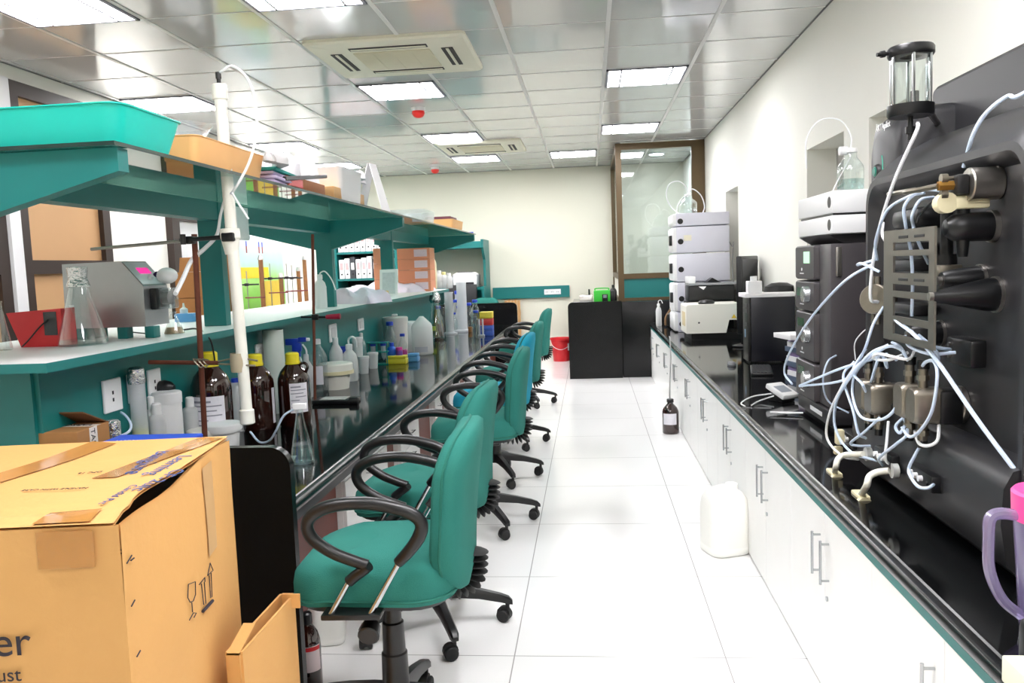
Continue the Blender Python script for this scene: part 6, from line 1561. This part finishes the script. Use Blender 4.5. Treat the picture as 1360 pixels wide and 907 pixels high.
# supporting cartons underneath
cc = (c0+c1+n0+n1)/4
t2 = thing('cardboard_box', 'plain tan carton underneath the big battered box', 'box', (0, 0, 0))
lo = MB(); ins = lambda p: cc+(p-cc)*.97
lo.loft([[(ins(p).x, ins(p).y, z) for p in (n0, c0, c1, n1)] for z in (0.0005, ZB0-.001)])
obj('carton', lo, BC, t2)
E_ = az(372, 838, .62)
t = thing('cardboard_box', 'smaller open-topped carton squeezed between the big box and the black end panel', 'box', (0, 0, 0))
s0 = ay(300, 905, 2.05); 
x1_ = -.893; y0_, y1_ = 1.80, 2.16
x0_ = max(c0.x, c1.x)+.03
zz = .60
for nm, b_ in (('side', (x0_, x1_, y0_, y0_+.006)), ('side', (x0_, x1_, y1_-.006, y1_)), ('side', (x0_, x0_+.006, y0_+.006, y1_-.006)), ('side', (x1_-.006, x1_, y0_+.006, y1_-.006))):
    obj(nm, MB().bb(*b_, .0005, zz), BC, t)
obj('flap', MB().box(((x0_+x1_)/2+.02, y1_-.03, zz-.01), (x1_-x0_-.02, .006, .04), .001, 1), BC, t)
obj('flap', MB().add([(x0_, y0_, zz), (x1_, y0_, zz), (x1_, y0_+.1, zz+.03), (x0_, y0_+.1, zz+.03), (x0_, y0_, zz-.005), (x1_, y0_, zz-.005), (x1_, y0_+.1, zz+.025), (x0_, y0_+.1, zz+.025)], [(0, 1, 2, 3), (4, 5, 6, 7), (0, 1, 5, 4), (1, 2, 6, 5), (2, 3, 7, 6), (3, 0, 4, 7)]), BC, t)
# ---------------------------------------------- small boxes on the near end of the counter
g0 = az(30, 600, CT)
yb = 2.60
a_ = ay(28, 590, yb); b_ = ay(103, 590, yb); tp = ay(28, 573, yb)
t = thing('cardboard_box', 'small brown open carton printed along its edge on the near counter', 'box', (0, 0, 0))
X0, X1 = a_.x, b_.x; Z1 = ay(100, 574, yb).z; D = .19
obj('carton', MB().bb(X0, X1, yb, yb+D, CT+.0005, Z1, .002, 1), CARDD, t)
ltop = mat('white_tape_label', '#e3dcd2', .4)
obj('white_tape', MB().bb(X0+.01, X1, yb+.10, yb+.14, Z1, Z1+.001), ltop, t); obj('white_tape', MB().bb(X1, X1+.001, yb+.07, yb+.115, CT+.0005, Z1), ltop, t)
text('TARSONS', .034, axes((X1-.02, yb+.137, Z1+.0015), (-1, 0, 0), (0, -1, 0)), INK, t)
text('TARSONS', .034, axes((X1+.0015, yb+.078, Z1-.005), (0, 0, -1), (0, 1, 0)), INK, t)
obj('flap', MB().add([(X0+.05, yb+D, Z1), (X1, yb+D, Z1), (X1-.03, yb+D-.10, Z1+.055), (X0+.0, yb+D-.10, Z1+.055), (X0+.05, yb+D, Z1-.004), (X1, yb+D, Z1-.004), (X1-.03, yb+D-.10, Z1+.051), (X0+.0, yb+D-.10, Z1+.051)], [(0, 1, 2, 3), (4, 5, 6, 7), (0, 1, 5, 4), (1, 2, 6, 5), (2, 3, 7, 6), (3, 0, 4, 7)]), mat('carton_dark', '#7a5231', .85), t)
yb = 2.63
a_ = ay(128, 593, yb); b_ = ay(243, 593, yb); ztop = ay(243, 588, yb).z
t = thing('blue_carton', 'flat bright blue carton with white print on the near counter', 'box', (0, 0, 0))
zt2 = ay(200, 588, yb).z
obj('carton', MB().bb(a_.x, b_.x, yb, yb+.15, CT+.0005, zt2, .003, 1), mat('bright_blue_card', '#2f57cf', .5), t)
text('LABORATORY', .022, axes((a_.x+.05, yb+.03, zt2+.001), (1, 0, 0), (0, 1, 0)), PAPER, t)
P, R, H = on_ct(151, 584, 19, 26)
vessel('foil_jar', 'small white jar with crinkled foil cap behind the small brown carton', 'jar', P, R, H, JAR, PWHITE, (1.05, .7, 1, FOIL))
t = thing('loose_tube', 'loose blue-white tube arching over the flat blue carton', 'tubing', (0, 0, 0))
obj('tubing', MB().tube([ay(95, 575, 2.98), ay(118, 562, 2.98), ay(134, 551, 3.0)], .005), TUBEB, t)
obj('tubing', MB().tube([ay(137, 558, 3.1), ay(150, 548, 3.1), ay(163, 549, 3.05), ay(173, 561, 3.0), ay(172, 572, 2.95), ay(158, 580, 2.92), ay(132, 590, 2.9)], .005), TUBEB, t)
# ================================================================== LIGHT AND VIEW
w_ = bpy.data.worlds.new('world'); SC.world = w_; w_.use_nodes = True
w_.node_tree.nodes['Background'].inputs[0].default_value = (.8, .85, .9, 1); w_.node_tree.nodes['Background'].inputs[1].default_value = .3
SC.view_settings.view_transform = 'Standard'; SC.view_settings.look = 'None'; SC.view_settings.gamma = 1; SC.view_settings.use_curve_mapping = False
SC.view_settings.exposure = 1.42
SC.cycles.use_denoising = True
SC.cycles.max_bounces = 10; SC.cycles.diffuse_bounces = 5; SC.cycles.glossy_bounces = 5; SC.cycles.transparent_max_bounces = 24
SC.cycles.sample_clamp_indirect = 6; SC.cycles.caustics_reflective = False; SC.cycles.caustics_refractive = False
